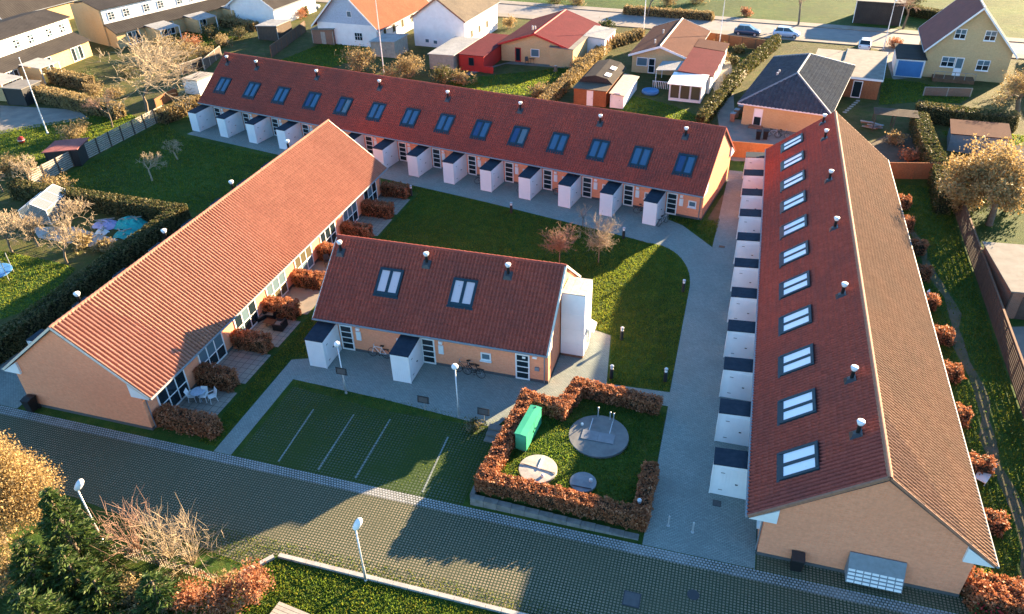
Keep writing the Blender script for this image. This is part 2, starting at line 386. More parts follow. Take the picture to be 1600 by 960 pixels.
def hedge(label, path, w, h, seed, lm=l_beech, core=m_core, ls=.07, dens=260, z0=0.0, z1=None, rough=.07, name='hedge', cat='hedge', group=None, taper=.0, toptint=None):
    """clipped hedge along a polyline; the foliage hugs an uneven box"""
    rng = np.random.default_rng(seed); path = [Vector((p[0], p[1], 0)) for p in path]
    zs = [z0]*len(path) if z1 is None else list(z1)
    t = T(name, label, cat, (path[0].x, path[0].y, zs[0])); o = Vector((path[0].x, path[0].y, zs[0]))
    mb = MB(); PP = []; TT = []
    for i in range(len(path)-1):
        a, b = path[i], path[i+1]; L = (b-a).length; d = (b-a)/L; nv = Vector((-d.y, d.x, 0)); za, zb = zs[i], zs[i+1]
        ex0 = w/2 if i > 0 else 0; ex1 = w/2 if i < len(path)-2 else 0
        k = max(2, int(L/.7)); c = w*.36
        ring = []
        for j in range(k+1):
            f = (-ex0*.7+(L+ex0*.7+ex1*.7)*j/k) if True else 0
            f = min(max(f, .1), L-.1) if (ex0 == 0 and j == 0) or (ex1 == 0 and j == k) else f
            z = za+(zb-za)*min(max(f/L, 0), 1); p = a+d*f; hh = h*.86*rng.uniform(.95, 1.03); cc = c*rng.uniform(.9, 1.08)
            for (s_, q) in ((-cc, -.04), (cc, -.04), (cc*(1-taper), hh), (-cc*(1-taper), hh)): ring.append(tuple(Vector((p.x+nv.x*s_, p.y+nv.y*s_, z+q))-o))
        F = [tuple(range(3, -1, -1)), tuple(k*4+x for x in range(4))]
        for j in range(k): F += [(j*4+x, j*4+(x+1) % 4, j*4+4+(x+1) % 4, j*4+4+x) for x in range(4)]
        mb.add(ring, F)
        L2 = L+ex0+ex1; area = L2*(2*h+w)+2*w*h; n = int(area*dens)
        s = rng.uniform(-ex0, L+ex1, n); pick = rng.uniform(0, 1, n); wt = w/(2*h+w+2*w*h/L2); we = 2*w*h/L2/(2*h+w+2*w*h/L2)
        u = rng.uniform(-.5, .5, n); hz = rng.uniform(0, 1, n)
        top = pick < wt; end = (pick >= wt) & (pick < wt+we); sgn = np.where(rng.uniform(0, 1, n) < .5, -1, 1)
        off = np.where(top | end, u*w, sgn*w/2*(1-taper*hz)); zz = np.where(top, h, hz*h)
        s = np.where(end, np.where(sgn > 0, L+ex1, -ex0), s)
        bump = rough*(np.sin(s*2.3+seed)*np.cos(s*5.1+zz*3)+np.sin(s*9+off*7+zz*6)*.6)+rng.normal(0, rough*.6, n)-rough*.5
        off = off+np.where(top, 0, sgn*bump*(~end)); s = s+np.where(end, sgn*bump, 0); zz = zz+np.where(top, bump, 0)
        off += rng.normal(0, .02, n); zg = za+(zb-za)*np.clip(s/L, 0, 1)
        P = np.stack([a.x+d.x*s+nv.x*off-o.x, a.y+d.y*s+nv.y*off-o.y, zg+np.maximum(zz, .03)-o.z], 1)
        PP.append(P); tt = rng.uniform(0, .6 if toptint else .95, n); tt = np.where(top, np.minimum(tt+(toptint or 0), .95), tt); TT.append(tt)
    mb.build('branches', core, t)
    leaves('foliage', np.concatenate(PP), ls, lm, t, rng, .6, tint=np.concatenate(TT))
    return t
def conifer(label, loc, h, r, seed, group=None, lm=l_conif):
    rng = np.random.default_rng(seed); t = T('conifer_tree', label, 'tree', loc, 0, group)
    tubes('trunk', [((0, 0, -.05), (0, 0, h*.5), .16, .10), ((0, 0, h*.5), (0, 0, h*.98), .10, .02)], m_bark, t, 7)
    P = []; A = []; S = []
    z = h*.06
    while z < h*.99:
        f = 1-z/h; R = r*(f**.8)*1.0+.12; nb = int(6+7*f)
        for j in range(nb):
            a = rng.uniform(0, 6.283); q = R*rng.uniform(.7, 1.12); dz = rng.uniform(-.12, .22)*q; zz = z+rng.uniform(-.12, .12)
            tip = np.array([q*math.cos(a), q*math.sin(a), zz+dz]); b0 = np.array([0, 0, zz]); S.append((tuple(b0), tuple(tip), .022, .008))
            n = int(14*q/.5)+8; fr = rng.uniform(.15, 1.05, n)**.7; sd = rng.normal(0, .10*q+.05, n)*fr
            pp = b0+(tip-b0)*fr[:, None]+np.stack([-math.sin(a)*sd, math.cos(a)*sd, rng.normal(0, .05, n)-abs(sd)*.25], 1)
            P.append(pp); A.append(np.repeat([(tip-b0)/q], n, 0)+np.stack([-math.sin(a)*np.sign(sd)*.7, math.cos(a)*np.sign(sd)*.7, np.zeros(n)], 1))
        z += .16+.12*f
    tubes('branches', S, m_bark, t, 3)
    leaves('crown', np.concatenate(P), .13, lm, t, rng, .3, np.concatenate(A), .7)
    return t
# ------------------------------------------------------------------ the ground
sheet('ground', m_grass, [(-700, -60), (700, -60), (700, 900), (-700, 900)], 0)
sheet('garden_ground', m_wild, [(-140, 27), (-50, 27), (-50, 53), (-67.5, 55), (-68, 84), (-60, 84.5), (-50, 82.6), (0, 74.5), (0, 79.8), (50, 76), (60, 128), (-140, 142)], .004)
sheet('driveway', m_drive, [(-75, 20.5), (-33, 21.6), (-24.5, 20.6), (-21.2, 20.2), (-19.6, 21.3), (40, 21.35), (40, 26.25), (-75, 26.25)], .008)
sheet('sett_band', m_sett, [(-60, 26.2), (40, 26.2), (40, 26.85), (-60, 26.85)], .014)
sheet('yard_path', m_path, [(-49, 26.9), (-42.4, 26.9), (-42.4, 62), (-45.5, 62), (-45.5, 40), (-49, 34)], .010, label=None)
sheet('parking', m_park, [(-25.9, 26.9), (-11.5, 26.9), (-11.5, 33.2), (-19.5, 33.0), (-25.9, 33.6)], .009)
arc = [(-1.55+(-3.9)*(1-math.cos(t)), 52.5+6.4*math.sin(t)) for t in np.linspace(0, math.pi/2, 14)]
def bk(u, v):      # along the back row from its east corner, and away from its front wall
    a = math.radians(10.65); return (-1.32-math.cos(a)*u+math.sin(a)*v, 64.17+math.sin(a)*u+math.cos(a)*v)
sheet('paved_yard', m_path, [(-27.5, 26.9), (-26.3, 26.9), (-26.3, 34.3), (-19.4, 34.0), (-11.6, 33.3), (-11.0, 34.8), (-8.2, 36), (-8.2, 38.3), (-1.5, 38.1), (-1.5, 26.9), (4.2, 26.9), (4.2, 76), (.2, 76), (-.3, 59.5), bk(1.6, -1.6), bk(3.3, -1.0), bk(3.3, .05), bk(60.6, .05), bk(60.6, -3.9), bk(31, -4.6), bk(20, -4.9), (-8, 59.6), (-5.6, 58.9)]+arc[::-1]+[(-1.55, 39.5), (-5.7, 39.3), (-6.4, 44.7), (-7.7, 45.1), (-9.4, 46.2), (-9.4, 38.4), (-26.0, 38.4), (-26.0, 36.8), (-27.5, 36.2)], .012)
for k in range(8):
    y0 = 28.75+4.25*k
    sheet('patio', m_patio if k not in (3, 4) else m_pave2, [(-32.3, y0), (-29.2, y0), (-29.2, y0+3.3), (-32.3, y0+3.3)], .009)
sheet('gable_paving', m_drive, [(4.25, 26.9), (14.5, 26.9), (14.5, 27.55), (13.9, 27.9), (4.25, 27.9)], .009)
sheet('worn_path', m_trod, [(14.6+2.9*math.sin(min(1, (74-y)/22)*1.57)+.25*math.sin(y*.6)-w*(.35+.15*math.sin(y*1.3)), y) for w, ys in ((1, range(74, 24, -2)), (-1, range(24, 75, 2))) for y in ys], .008)
sheet('service_bed', m_trod, [bk(-.1, .6), (.15, 63.2), (.5, 75.5), bk(-.1, 10)], .009)
# ------------------------------------------------------------------ long row houses
def frame_mesh(w, h, cols, rows, fw, mat):
    k = ('fr', round(w, 3), round(h, 3), tuple(cols), tuple(rows), fw, mat.name)
    if k in _bc: return _bc[k]
    mb = MB(); mb.box(-w/2, -w/2+fw, -.07, .02, 0, h); mb.box(w/2-fw, w/2, -.07, .02, 0, h)
    mb.box(-w/2+fw, w/2-fw, -.07, .02, 0, fw*1.2); mb.box(-w/2+fw, w/2-fw, -.07, .02, h-fw, h)
    cx = [-w/2+fw]; W_ = w-2*fw
    for c in cols[:-1]:
        x = cx[0]+W_*c; mb.box(x-fw*.42, x+fw*.42, -.065, .015, fw*1.2, h-fw)
    for r in rows[:-1]:
        z = fw*1.2+(h-2.2*fw)*r; mb.box(-w/2+fw, w/2-fw, -.06, .01, z-fw*.35, z+fw*.35)
    _bc[k] = mb.mesh('frame', mat); return _bc[k]
def window(par, name, side, p, z, w, h, cols=(1,), rows=(1,), glass=None, fw=.07, mat=None, L=0, D=0, sill=False):
    """framed glazing on one face of a thing; side f/b/l/r, p along that face"""
    mat = mat or m_white; glass = glass or [g_dark]
    loc, rz = {'f': ((p, 0, z), 0), 'b': ((p, D, z), math.pi), 'r': ((L, p, z), math.pi/2), 'l': ((0, p, z), -math.pi/2)}[side]
    o = link(name, frame_mesh(w, h, cols, rows, fw, mat), par, loc, (0, 0, rz))
    W_ = w-2*fw; H_ = h-2.2*fw; c0 = 0; i = 0
    for c in cols:
        r0 = 0
        for r in rows:
            box(o, 'pane', glass[i % len(glass)], (-w/2+fw+W_*(c0+c)/2, -.028, fw*1.2+H_*(r0+r)/2), (W_*(c-c0), .02, H_*(r-r0))); i += 1; r0 = r
        c0 = c
    if sill: box(o, 'sill', mat, (0, -.11, -.03), (w+.1, .16, .05))
    return o
PROF = np.array([(0, -.005), (.07, .042), (.18, .072), (.34, .085), (.5, .072), (.61, .042), (.68, -.005), (1.0, -.005)])
class Row:
    def __init__(s, name, label, loc, rz, L, D, ov, zE, zR, rake=.15, cat='building'):
        s.t = T(name, label, cat, (loc[0], loc[1], 0), rz); s.L, s.D, s.ov, s.zE, s.zR = L, D, ov, zE, zR
        s.rz = rz; s.loc = loc; s.x0, s.x1 = -rake, L+rake
        s.ang = math.atan2(zR-zE, D/2+ov); s.S = math.hypot(D/2+ov, zR-zE); s.cs, s.sn = math.cos(s.ang), math.sin(s.ang)
        zw = zE+math.tan(s.ang)*ov-.16; zt = zR-.16
        MB().prism([(0, -.1), (D, -.1), (D, zw), (D/2, zt), (0, zw)], 0, L, 'x').build('wall', m_brick, s.t)
        MB().box(-.02, L+.02, -.02, D+.02, -.1, .22).build('plinth', m_plinth, s.t)
        e = .05; tk = .10
        s.roof = MB().prism([(-ov, zE-e), (D/2, zR-e), (D+ov, zE-e), (D+ov, zE-e-tk*.5), (D/2, zR-e-tk*1.3), (-ov, zE-e-tk*.5)], s.x0, s.x1, 'x').build('roof', m_dark, s.t)
        for sg, y0 in ((1, -ov), (-1, D+ov)):
            yy = lambda q: y0+sg*q
            MB().prism([(yy(.02), zE-.12), (yy(ov+.55), zE-.12), (yy(ov+.55), zE+math.tan(s.ang)*(ov+.55)-.22), (yy(.02), zE-.10)], s.x0+.01, s.x1-.01, 'x').build('soffit', m_white, s.t)
            mb = MB(); mb.tube([(s.x0, y0-sg*.10, zE-.02), (s.x1, y0-sg*.10, zE-.02)], .075, 8); mb.build('gutter', m_zinc, s.t)
            for xd in (.25, L-.25):
                yw = 0 if sg > 0 else D
                MB().tube([(xd, y0-sg*.03, zE-.1), (xd, yw-sg*.06, zE-.55), (xd, yw-sg*.06, .05)], .04, 7).build('downpipe', m_zinc, s.t)
    def P(s, x, q, h, side):
        if side == 'f': return (x, -s.ov+s.cs*q-s.sn*h, s.zE+s.sn*q+s.cs*h)
        return (x, s.D+s.ov-s.cs*q+s.sn*h, s.zE+s.sn*q+s.cs*h)
    def rot(s, side): return (s.ang, 0, 0 if side == 'f' else math.pi)
    def world(s, P):
        c, q = math.cos(s.rz), math.sin(s.rz); return np.stack([s.loc[0]+P[..., 0]*c-P[..., 1]*q, s.loc[1]+P[..., 0]*q+P[..., 1]*c, P[..., 2]], -1)
    def tiles(s, side, mat, single=0, w=.25, c=.345, seed=1, hump=1.0):
        PROF = np.array([(p, h*(hump if h > 0 else 1)) for p, h in globals()['PROF']])
        rng = np.random.default_rng(seed); nx = round((s.x1-s.x0)/w); w = (s.x1-s.x0)/nx; ns = round(s.S/c); c = s.S/ns
        I, J = np.meshgrid(np.arange(nx), np.arange(ns), indexing='ij'); I = I.ravel(); J = J.ravel(); n = len(I)
        # one tile in (across, up the slope, out of the slope); lower edge lies proud on the course below
        k = len(PROF); lo = np.stack([PROF[:, 0]*w, np.full(k, -.045), PROF[:, 1]+.032], 1); hi = np.stack([PROF[:, 0]*w, np.full(k, c), PROF[:, 1]], 1)
        ed = lo-np.array([0, -.004, .034])
        tv = np.concatenate([lo, hi, ed]); fa = np.array([[j, j+1, k+j+1, k+j] for j in range(k-1)]+[[2*k+j, 2*k+j+1, j+1, j] for j in range(k-1)])
        org = np.stack([I*w, J*c], 1)
        keep = np.ones(n, bool)
        xs = (s.x0+org[:, 0]) if side == 'f' else (s.x1-org[:, 0])
        if single:
            mid = np.stack([xs, org[:, 1]*0, org[:, 1]*0], 1)
            mid[:, 1] = (-s.ov+s.cs*org[:, 1]) if side == 'f' else (s.D+s.ov-s.cs*org[:, 1]); mid[:, 2] = s.zE+s.sn*org[:, 1]
            dist = np.linalg.norm(s.world(mid)-np.array([0, 0, CH]), axis=1)
            keep[np.argsort(dist)[:single]] = False
            me = bpy.data.meshes.new('tile'); me.from_pydata(tv.tolist(), [], fa.tolist()); me.materials.append(mat)
            a = me.attributes.new('tint', 'FLOAT', 'POINT'); a.data.foreach_set('value', np.full(len(tv), .1, np.float32)); me.update()
            for q in np.nonzero(~keep)[0]:
                link('tile', me, s.roof, s.P(float(xs[q]), float(org[q, 1]), rng.normal(0, .003), side), s.rot(side))
        o = org[keep]; m = len(o)
        V = np.repeat(tv[None], m, 0); V[:, :, 0] += o[:, 0:1]; V[:, :, 1] += o[:, 1:2]; V[:, :, 2] += rng.normal(0, .004, (m, 1)); V[:, :, 1] += rng.normal(0, .006, (m, 1))
        F = (np.arange(m)*3*k)[:, None, None]+fa[None]
        ob = raw('roof_tiles', V, 0, mat, s.roof, np.repeat(rng.uniform(0, 1, m), 3*k), F.reshape(-1, 4))
        ob.location = s.P(s.x0 if side == 'f' else s.x1, 0, 0, side); ob.rotation_euler = s.rot(side); ob['kind'] = 'stuff'
    def ridge(s, single=True, mat=None):
        mat = mat or m_ridge
        n = round((s.x1-s.x0)/.40); c = (s.x1-s.x0)/n
        def rt(mb, x):
            V = []; k = 7
            for xx, r in ((x-.03, .150), (x+c, .118)):
                V += [(xx, r*math.cos(math.pi*j/(k-1)), r*math.sin(math.pi*j/(k-1))*1.0) for j in range(k)]
            V += [(x-.03, .11*math.cos(math.pi*j/(k-1)), .11*math.sin(math.pi*j/(k-1))) for j in range(k)]
            mb.add(V, [(j, j+1, k+j+1, k+j) for j in range(k-1)]+[(2*k+j, 2*k+j+1, j+1, j) for j in range(k-1)])
        z = s.zR-.01
        if single:
            mb = MB(); rt(mb, 0); me = mb.mesh('ridge_tile', mat)
            for i in range(n): link('ridge_tile', me, s.roof, (s.x0+i*c, s.D/2, z))
        else:
            mb = MB(); [rt(mb, s.x0+i*c) for i in range(n)]; o = mb.build('ridge_tiles', mat, s.roof, (0, s.D/2, z)); o['kind'] = 'stuff'
    def verge(s, mat):
        for x in (s.x0+.04, s.x1-.04):
            for side in 'fb':
                for k in range(1):
                    V = [s.P(x+dx, q, h, side) for q in (0, s.S) for dx, h in ((-.06, -.07), (.06, -.07), (.06, .075), (-.06, .075))]
                    MB().add(V, [(3, 2, 1, 0), (4, 5, 6, 7), (0, 1, 5, 4), (1, 2, 6, 5), (2, 3, 7, 6), (3, 0, 4, 7)]).build('verge', mat, s.t)
    def skylight(s, x, y, side, glass, w=2.0, l=2.1):
        q = (y+s.ov)/s.cs if side == 'f' else (s.D+s.ov-y)/s.cs
        key = ('sky', w, l)
        if key not in _bc:
            mb = MB(); f = .17; a, b = w/2, l/2
            mb.box(-a, -a+f, -b, b, 0, .16); mb.box(a-f, a, -b, b, 0, .16); mb.box(-a+f, a-f, -b, -b+f*1.3, 0, .13); mb.box(-a+f, a-f, b-f, b, 0, .18)
            mb.box(-f*.6, f*.6, -b+f*1.3, b-f, 0, .15); mb.box(-a-.06, a+.06, -b-.16, -b-.002, .0, .085)
            _bc[key] = mb.mesh('skylight', m_skyf)
        o = link('skylight', _bc[key], s.t, s.P(x, q, .02, side), s.rot(side)); f = .17
        for i, sx in enumerate((-1, 1)):
            pw = w/2-f-f*.6; box(o, 'pane', glass[i % len(glass)], (sx*(f*.6+pw/2), (f*1.3-f)/2, .085), (pw, l-2.3*f, .03))
    def vent(s, x, y, side, hh=.75):
        q = (y+s.ov)/s.cs if side == 'f' else (s.D+s.ov-y)/s.cs
        p = s.P(x, q, .03, side)
        if 'vent' not in _bc:
            _bc['vent'] = MB().lathe([(.10, -.25), (.10, .66), (.12, .67), (.12, .70)], n=12).mesh('vent_pipe', m_dark, True)
            _bc['vcap'] = MB().lathe([(.12, 0), (.15, .05), (.205, .20), (.19, .25), (.05, .27)], n=14).mesh('cap', m_lampw, True)
            _bc['vfl'] = MB().add([(-.30, -.36, 0), (.30, -.36, 0), (.30, .3, 0), (-.30, .3, 0), (-.12, -.13, .13), (.12, -.13, .13), (.12, .13, .10), (-.12, .13, .10)], [(3, 2, 1, 0), (4, 5, 6, 7), (0, 1, 5, 4), (1, 2, 6, 5), (2, 3, 7, 6), (3, 0, 4, 7)]).mesh('flashing', m_dark)
        o = link('vent_pipe', _bc['vent'], s.t, p); link('cap', _bc['vcap'], o, (0, 0, .68)); fl = link('flashing', _bc['vfl'], o, (0, 0, 0), s.rot(side)); fl.location = (0, (-1 if side == 'f' else 1)*.06*s.sn, .06)
    def front_door(s, x, glass=None):
        o = window(s.t, 'door', 'f', x, .06, .98, 2.12, (1,), (.25, .5, .75, 1), glass or [g_dark], .10)
        box(o, 'handle', m_dark, (.36, -.10, 1.0), (.12, .05, .03))
    def plates(s, x):
        box(s.t, 'meter_box', m_white, (x, -.05, 1.45), (.36, .10, .72)); box(s.t, 'wall_lamp', m_lampw, (x, -.07, 2.05), (.26, .14, .22))
    def small_window(s, x, side='f', glass=None): window(s.t, 'window', side, x, 1.15, .72, .62, (1,), (1,), glass or [g_mid], .09, D=s.D, L=s.L, sill=True)
    def garden_door(s, x, glass):
        window(s.t, 'garden_door', 'b', x, .06, 2.75, 2.2, (.32, .66, 1), (.43, 1), glass, .10, D=s.D)
rng0 = random.Random(5)
ORD = ['first', 'second', 'third', 'fourth', 'fifth', 'sixth', 'seventh', 'eighth', 'ninth', 'tenth', 'eleventh', 'twelfth', 'thirteenth', 'fourteenth']

def shed(label, row, x, depth, w=1.25, group='white storage sheds of the row houses', h=2.25):
    """white boarded store by a front door: x is the local coordinate of its door side"""
    c, q = math.cos(row.rz), math.sin(row.rz); lx, ly = x-w/2, 0
    t = T('storage_shed', label, 'shed', (row.loc[0]+lx*c-ly*q, row.loc[1]+lx*q+ly*c, 0), row.rz, group)
    k = ('shed', depth, w, h)
    y1 = -.10
    if k not in _bc:
        _bc[k] = MB().prism([(-depth, 0.02), (y1, 0.02), (y1, h+.16), (-depth, h)], -w/2, w/2, 'x').mesh('wall', m_shedw)
        _bc[k+('r',)] = MB().prism([(-depth-.05, h+.006), (y1, h+.172), (y1, h+.232), (-depth-.05, h+.066)], -w/2-.04, w/2+.04, 'x').mesh('roof', m_felt)
        mb = MB(); n = 9; dw = depth*.62/n
        for i in range(n): mb.box(0, .025, -depth*.86+i*dw+.004, -depth*.86+(i+1)*dw-.004, .12, h-.14)
        _bc[k+('d',)] = mb.mesh('door', m_shedw)
        mb = MB(); n = int(round((w-.08)/.13))
        for i in range(n): mb.box(-w/2+.04+i*(w-.08)/n+.004, -w/2+.04+(i+1)*(w-.08)/n-.004, -depth-.012, -depth, .05, h-.03)
        _bc[k+('b',)] = mb.mesh('cladding', m_shedw)
    link('wall', _bc[k], t); link('roof', _bc[k+('r',)], t); link('cladding', _bc[k+('b',)], t)
    d = link('door', _bc[k+('d',)], t, (w/2, 0, 0))
    box(d, 'handle', m_dark, (.05, -depth*.5, 1.05), (.06, .14, .04))
    for z in (.45, h-.5): box(d, 'hinge', m_dark, (.03, -depth*.80, z), (.014, .22, .035))
    box(t, 'corner_post', m_white, (w/2+.002, -depth-.002, h/2), (.07, .07, h-.02))
    return t

# east row (long roof on the right): front faces west
R = Row('row_house', 'long row house with mailbox bank on its brick gable and pale sunlit far roof slope', (4.25, 75.4), -math.pi/2, 47.55, 9.42, .80, 2.78, 7.05)
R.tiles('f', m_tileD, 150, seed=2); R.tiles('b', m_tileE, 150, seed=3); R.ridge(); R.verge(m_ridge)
ysky = [73.34, 69.01, 64.67, 60.5, 56.14, 51.86, 47.54, 43.22, 38.92, 34.70, 30.43]
for i, y in enumerate(ysky):
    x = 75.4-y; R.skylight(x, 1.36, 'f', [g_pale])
    R.front_door(x-.45); R.plates(x+.42)
    if x+1.5 < 47: R.small_window(x+1.45)
    R.garden_door(x+.2, [g_dark, g_warm])
    shed('white storage shed beside the row house with mailboxes, %s from its mailbox gable' % ORD[10-i], R, x-1.0, 2.66)
for y in (74.2, 70.28, 61.31, 52.97, 43.97, 35.45, 31.11): R.vent(75.4-y, 3.72, 'f')
t = T('mailbox_bank', 'grey bank of small mailboxes mounted on the salmon brick gable', 'mailboxes', (9.7, 27.81, 0))
MB().prism([(0.0, .36), (-.78, .36), (-.44, 1.06), (-.04, 1.70), (0, 1.70)], -1.28, 1.28, 'x').build('case', m_zinc, t)
for r in range(4):
    for c in range(7):
        box(t, 'mailbox_door', m_white, (-1.08+c*.36, -.745+.0842*r-.009, .455+r*.172), (.31, .02, .115), (-.452, 0, 0))
for sx in (-1, 1): box(t, 'bracket', m_dark, (sx*1.0, -.1, .34), (.06, .2, .16))
t = T('wall_bin', 'black rubbish bin against the brick gable near the mailbox bank', 'bin', (6.15, 27.5, 0))
MB().add([(-.25, -.22, 0), (.25, -.22, 0), (.25, .22, 0), (-.25, .22, 0), (-.3, -.27, .85), (.3, -.27, .85), (.3, .27, .85), (-.3, .27, .85)], [(3, 2, 1, 0), (4, 5, 6, 7), (0, 1, 5, 4), (1, 2, 6, 5), (2, 3, 7, 6), (3, 0, 4, 7)]).build('body', m_black, t)
MB().prism([(-.32, .852), (.29, .852), (.29, .96), (-.32, .90)], -.32, .32, 'x').build('lid', m_dark, t)

# west row (big striped roof on the left)
Lr = Row('row_house', 'long row house with striped salmon roof in full sun and plain brick gable', (-41.80, 62.1), -math.pi/2, 34.6, 9.48, .80, 2.88, 7.15)
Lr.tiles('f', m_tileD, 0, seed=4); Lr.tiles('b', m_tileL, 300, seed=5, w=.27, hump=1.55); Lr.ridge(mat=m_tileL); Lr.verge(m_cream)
for k in range(8):
    x = 34.6-2.45-4.25*k
    Lr.garden_door(x, [[g_dark], [g_dark, g_mid], [g_mid, g_dark, g_dark, g_mid, g_dark, g_dark], [g_warm, g_mid], [g_mid, g_warm]][k % 5])
    Lr.front_door(x-.45); Lr.plates(x+.42); Lr.skylight(x, 1.36, 'f', [g_blue])
    shed('white storage shed behind the striped salmon roof, %s from the driveway' % ORD[k], Lr, x-1.0, 2.66)
for px, py in ((445, 219), (363, 283), (256, 359), (117, 457)):
    p = G(px, py, 7.35); Lr.vent(62.1-p[1], 3.75, 'f')
bn = T('rubbish_bin', 'dark wheelie bin at the corner of the plain brick gable', 'bin', (-41.2, 27.05, 0))
MB().add([(-.24, -.26, .08), (.24, -.26, .08), (.24, .26, .08), (-.24, .26, .08), (-.29, -.34, 1.0), (.29, -.34, 1.0), (.29, .34, 1.0), (-.29, .34, 1.0)], [(3, 2, 1, 0), (4, 5, 6, 7), (0, 1, 5, 4), (1, 2, 6, 5), (2, 3, 7, 6), (3, 0, 4, 7)]).build('body', m_black, bn)
MB().prism([(-.37, 1.002), (.36, 1.002), (.36, 1.05), (0, 1.1), (-.37, 1.04)], -.31, .31, 'x').build('lid', m_black, bn)
for sx in (-1, 1): MB().tube([(sx*.25, .27, .1), (sx*.31, .27, .1)], .1, 12).build('wheel', m_black, bn)

# back row, turned a little from the others
a_b = math.radians(10.65); p0 = bk(60.75, 0)
Bk = Row('row_house', 'longest dark red roofed row house with many blue skylights behind the lawn', p0, -a_b, 60.4, 9.6, .92, 2.80, 7.10)
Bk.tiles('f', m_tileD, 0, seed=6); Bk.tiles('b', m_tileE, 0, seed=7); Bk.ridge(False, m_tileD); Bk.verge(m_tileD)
bsky = [58.56, 54.06, 49.65, 45.19, 40.86, 36.47, 32.15, 27.92, 23.67, 19.42, 15.19, 11.03, 6.86, 2.69]
gl = [[g_blue], [g_blue], [g_blue2, g_mid], [g_blue], [g_blue2, g_blue]]
for i, u in enumerate(bsky):
    x = 60.75-u; Bk.skylight(x, 1.30, 'f', gl[(i*3) % 5], 1.75, 2.05)
    Bk.front_door(x-.50); Bk.plates(x+.36)
    if i != 0: Bk.small_window(x+1.40 if i < 13 else x+1.38)
    shed('white storage shed in front of the longest row house, %s from its sunlit gable' % ORD[13-i], Bk, x-1.08, 2.78, 1.22)
for u, y in ((59.58, 3.7), (54.96, 3.67), (46.04, 3.65), (37.42, 3.6), (28.8, 3.55), (20.37, 3.55), (11.83, 3.5), (3.51, 3.55)): Bk.vent(60.75-u, y, 'f')

# middle building
Md = Row('common_house', 'short dark red roofed building with two skylights in the middle of the yard', (-26.05, 38.30), 0, 16.6, 8.8, .55, 2.78, 6.62, .12)
Md.tiles('f', m_tileD, 0, seed=8); Md.tiles('b', m_tileE, 0, seed=9); Md.ridge(mat=m_tileD); Md.verge(m_cream)
Md.skylight(4.75, 2.10, 'f', [g_pink], 1.75, 1.95); Md.skylight(10.15, 2.10, 'f', [g_pink], 1.75, 1.95)
for x in (.55, 7.1, 12.95): Md.vent(x, 3.42, 'f')
for x in (2.0, 8.15, 14.85): Md.front_door(x, [g_dark] if x < 14 else [g_mid, g_mid, g_mid, g_black] if False else [g_dark])
Md.plates(2.95); Md.plates(9.1); Md.small_window(6.2); Md.small_window(12.3); Md.small_window(4.5, 'b')
box(Md.t, 'wall_box', m_zinc, (15.85, -.06, 1.15), (.3, .12, .26)); box(Md.t, 'wall_lamp', m_lampw, (15.7, -.07, 2.1), (.3, .14, .16))
box(Md.t, 'notice', m_white, (14.95, -.075, 1.93), (.22, .01, .17))
shed('white storage shed at the path corner end of the short middle building', Md, 1.45, 2.36, 1.3)
shed('white storage shed in the middle of the front of the short middle building', Md, 7.72, 2.36, 1.3)
# tall white cupboard on the east gable
t = T('tall_cupboard', 'tall white service cupboard standing against the sunlit gable of the middle building', 'cupboard', (-8.55, 41.5, 0))
MB().prism([(0, .25), (2.35, .25), (2.35, 5.0), (0, 5.22)], -.82, .80, 'x').build('wall', m_shedw, t)
for i in range(3):
    a = -.83+i*.55; MB().prism([(-.06, 5.235), (2.41, 5.005), (2.41, 5.07), (-.06, 5.30)], a, a+.535, 'x').build('roof_panel', m_conc, t)
box(t, 'base', m_rbrick, (-.01, 1.18, .12), (1.52, 2.25, .26))
MB().prism([(.82, 2.1), (1.35, 1.95), (1.35, 2.03), (.82, 2.3)], .55, 1.75, 'y').build('hood', m_white, t)
o = link('door', frame_mesh(.9, 1.85, (1,), (1,), .1, m_white), t, (.80, 1.15, .28), (0, 0, math.pi/2)); box(o, 'pane', g_mid, (0, -.028, .9), (.7, .02, 1.4))
for z in (1.2, 2.4, 3.6): box(t, 'seam', m_white, (-.01, -.006, z), (1.58, .012, .03))

# ------------------------------------------------------------------ hedged service garden
zg = lambda x: .03+.42*min(1, max(0, (-1.4-x)/9.0))
me = bpy.data.meshes.new('service_lawn'); pts = [(-1.55, 27.9), (-1.55, 37.3), (-7.4, 37.6), (-8.2, 35.2), (-10.3, 35.4), (-10.7, 27.7)]
me.from_pydata([(x, y, zg(x)) for x, y in pts]+[(x, y, -.02) for x, y in pts], [], [tuple(range(6))]+[(i, (i+1) % 6, (i+1) % 6+6, i+6) for i in range(6)])
bmfix(me); me.materials.append(m_grass); tag(link('service_lawn', me), kind='structure')
gp = [(-1.95, 37.35), (-7.2, 37.55), (-7.85, 35.15), (-10.05, 35.35), (-10.55, 28.15), (-1.85, 28.15), (-1.8, 32.0)]
hedge('brown beech hedge zigzagging round the garden with the round tank lids', gp, .85, 1.02, 11, dens=330, ls=.065, z1=[zg(p[0])-.03 for p in gp])
rw = T('retaining_wall', 'low tapering stone wall below the beech hedge along the driveway', 'wall', (-11.1, 27.35, 0))
for i in range(12):
    a, b = i*.78, (i+1)*.78; h0, h1 = .46-.42*a/9.36, .46-.42*b/9.36
    MB().add([(a+.01, -.3, -.05), (b-.01, -.3, -.05), (b-.01, .12, -.05), (a+.01, .12, -.05), (a+.01, -.22, h0), (b-.01, -.22, h1), (b-.01, .12, h0), (a+.01, .12, h0)], [(3, 2, 1, 0), (4, 5, 6, 7), (0, 1, 5, 4), (1, 2, 6, 5), (2, 3, 7, 6), (3, 0, 4, 7)]).build('stone', m_wstone, rw)
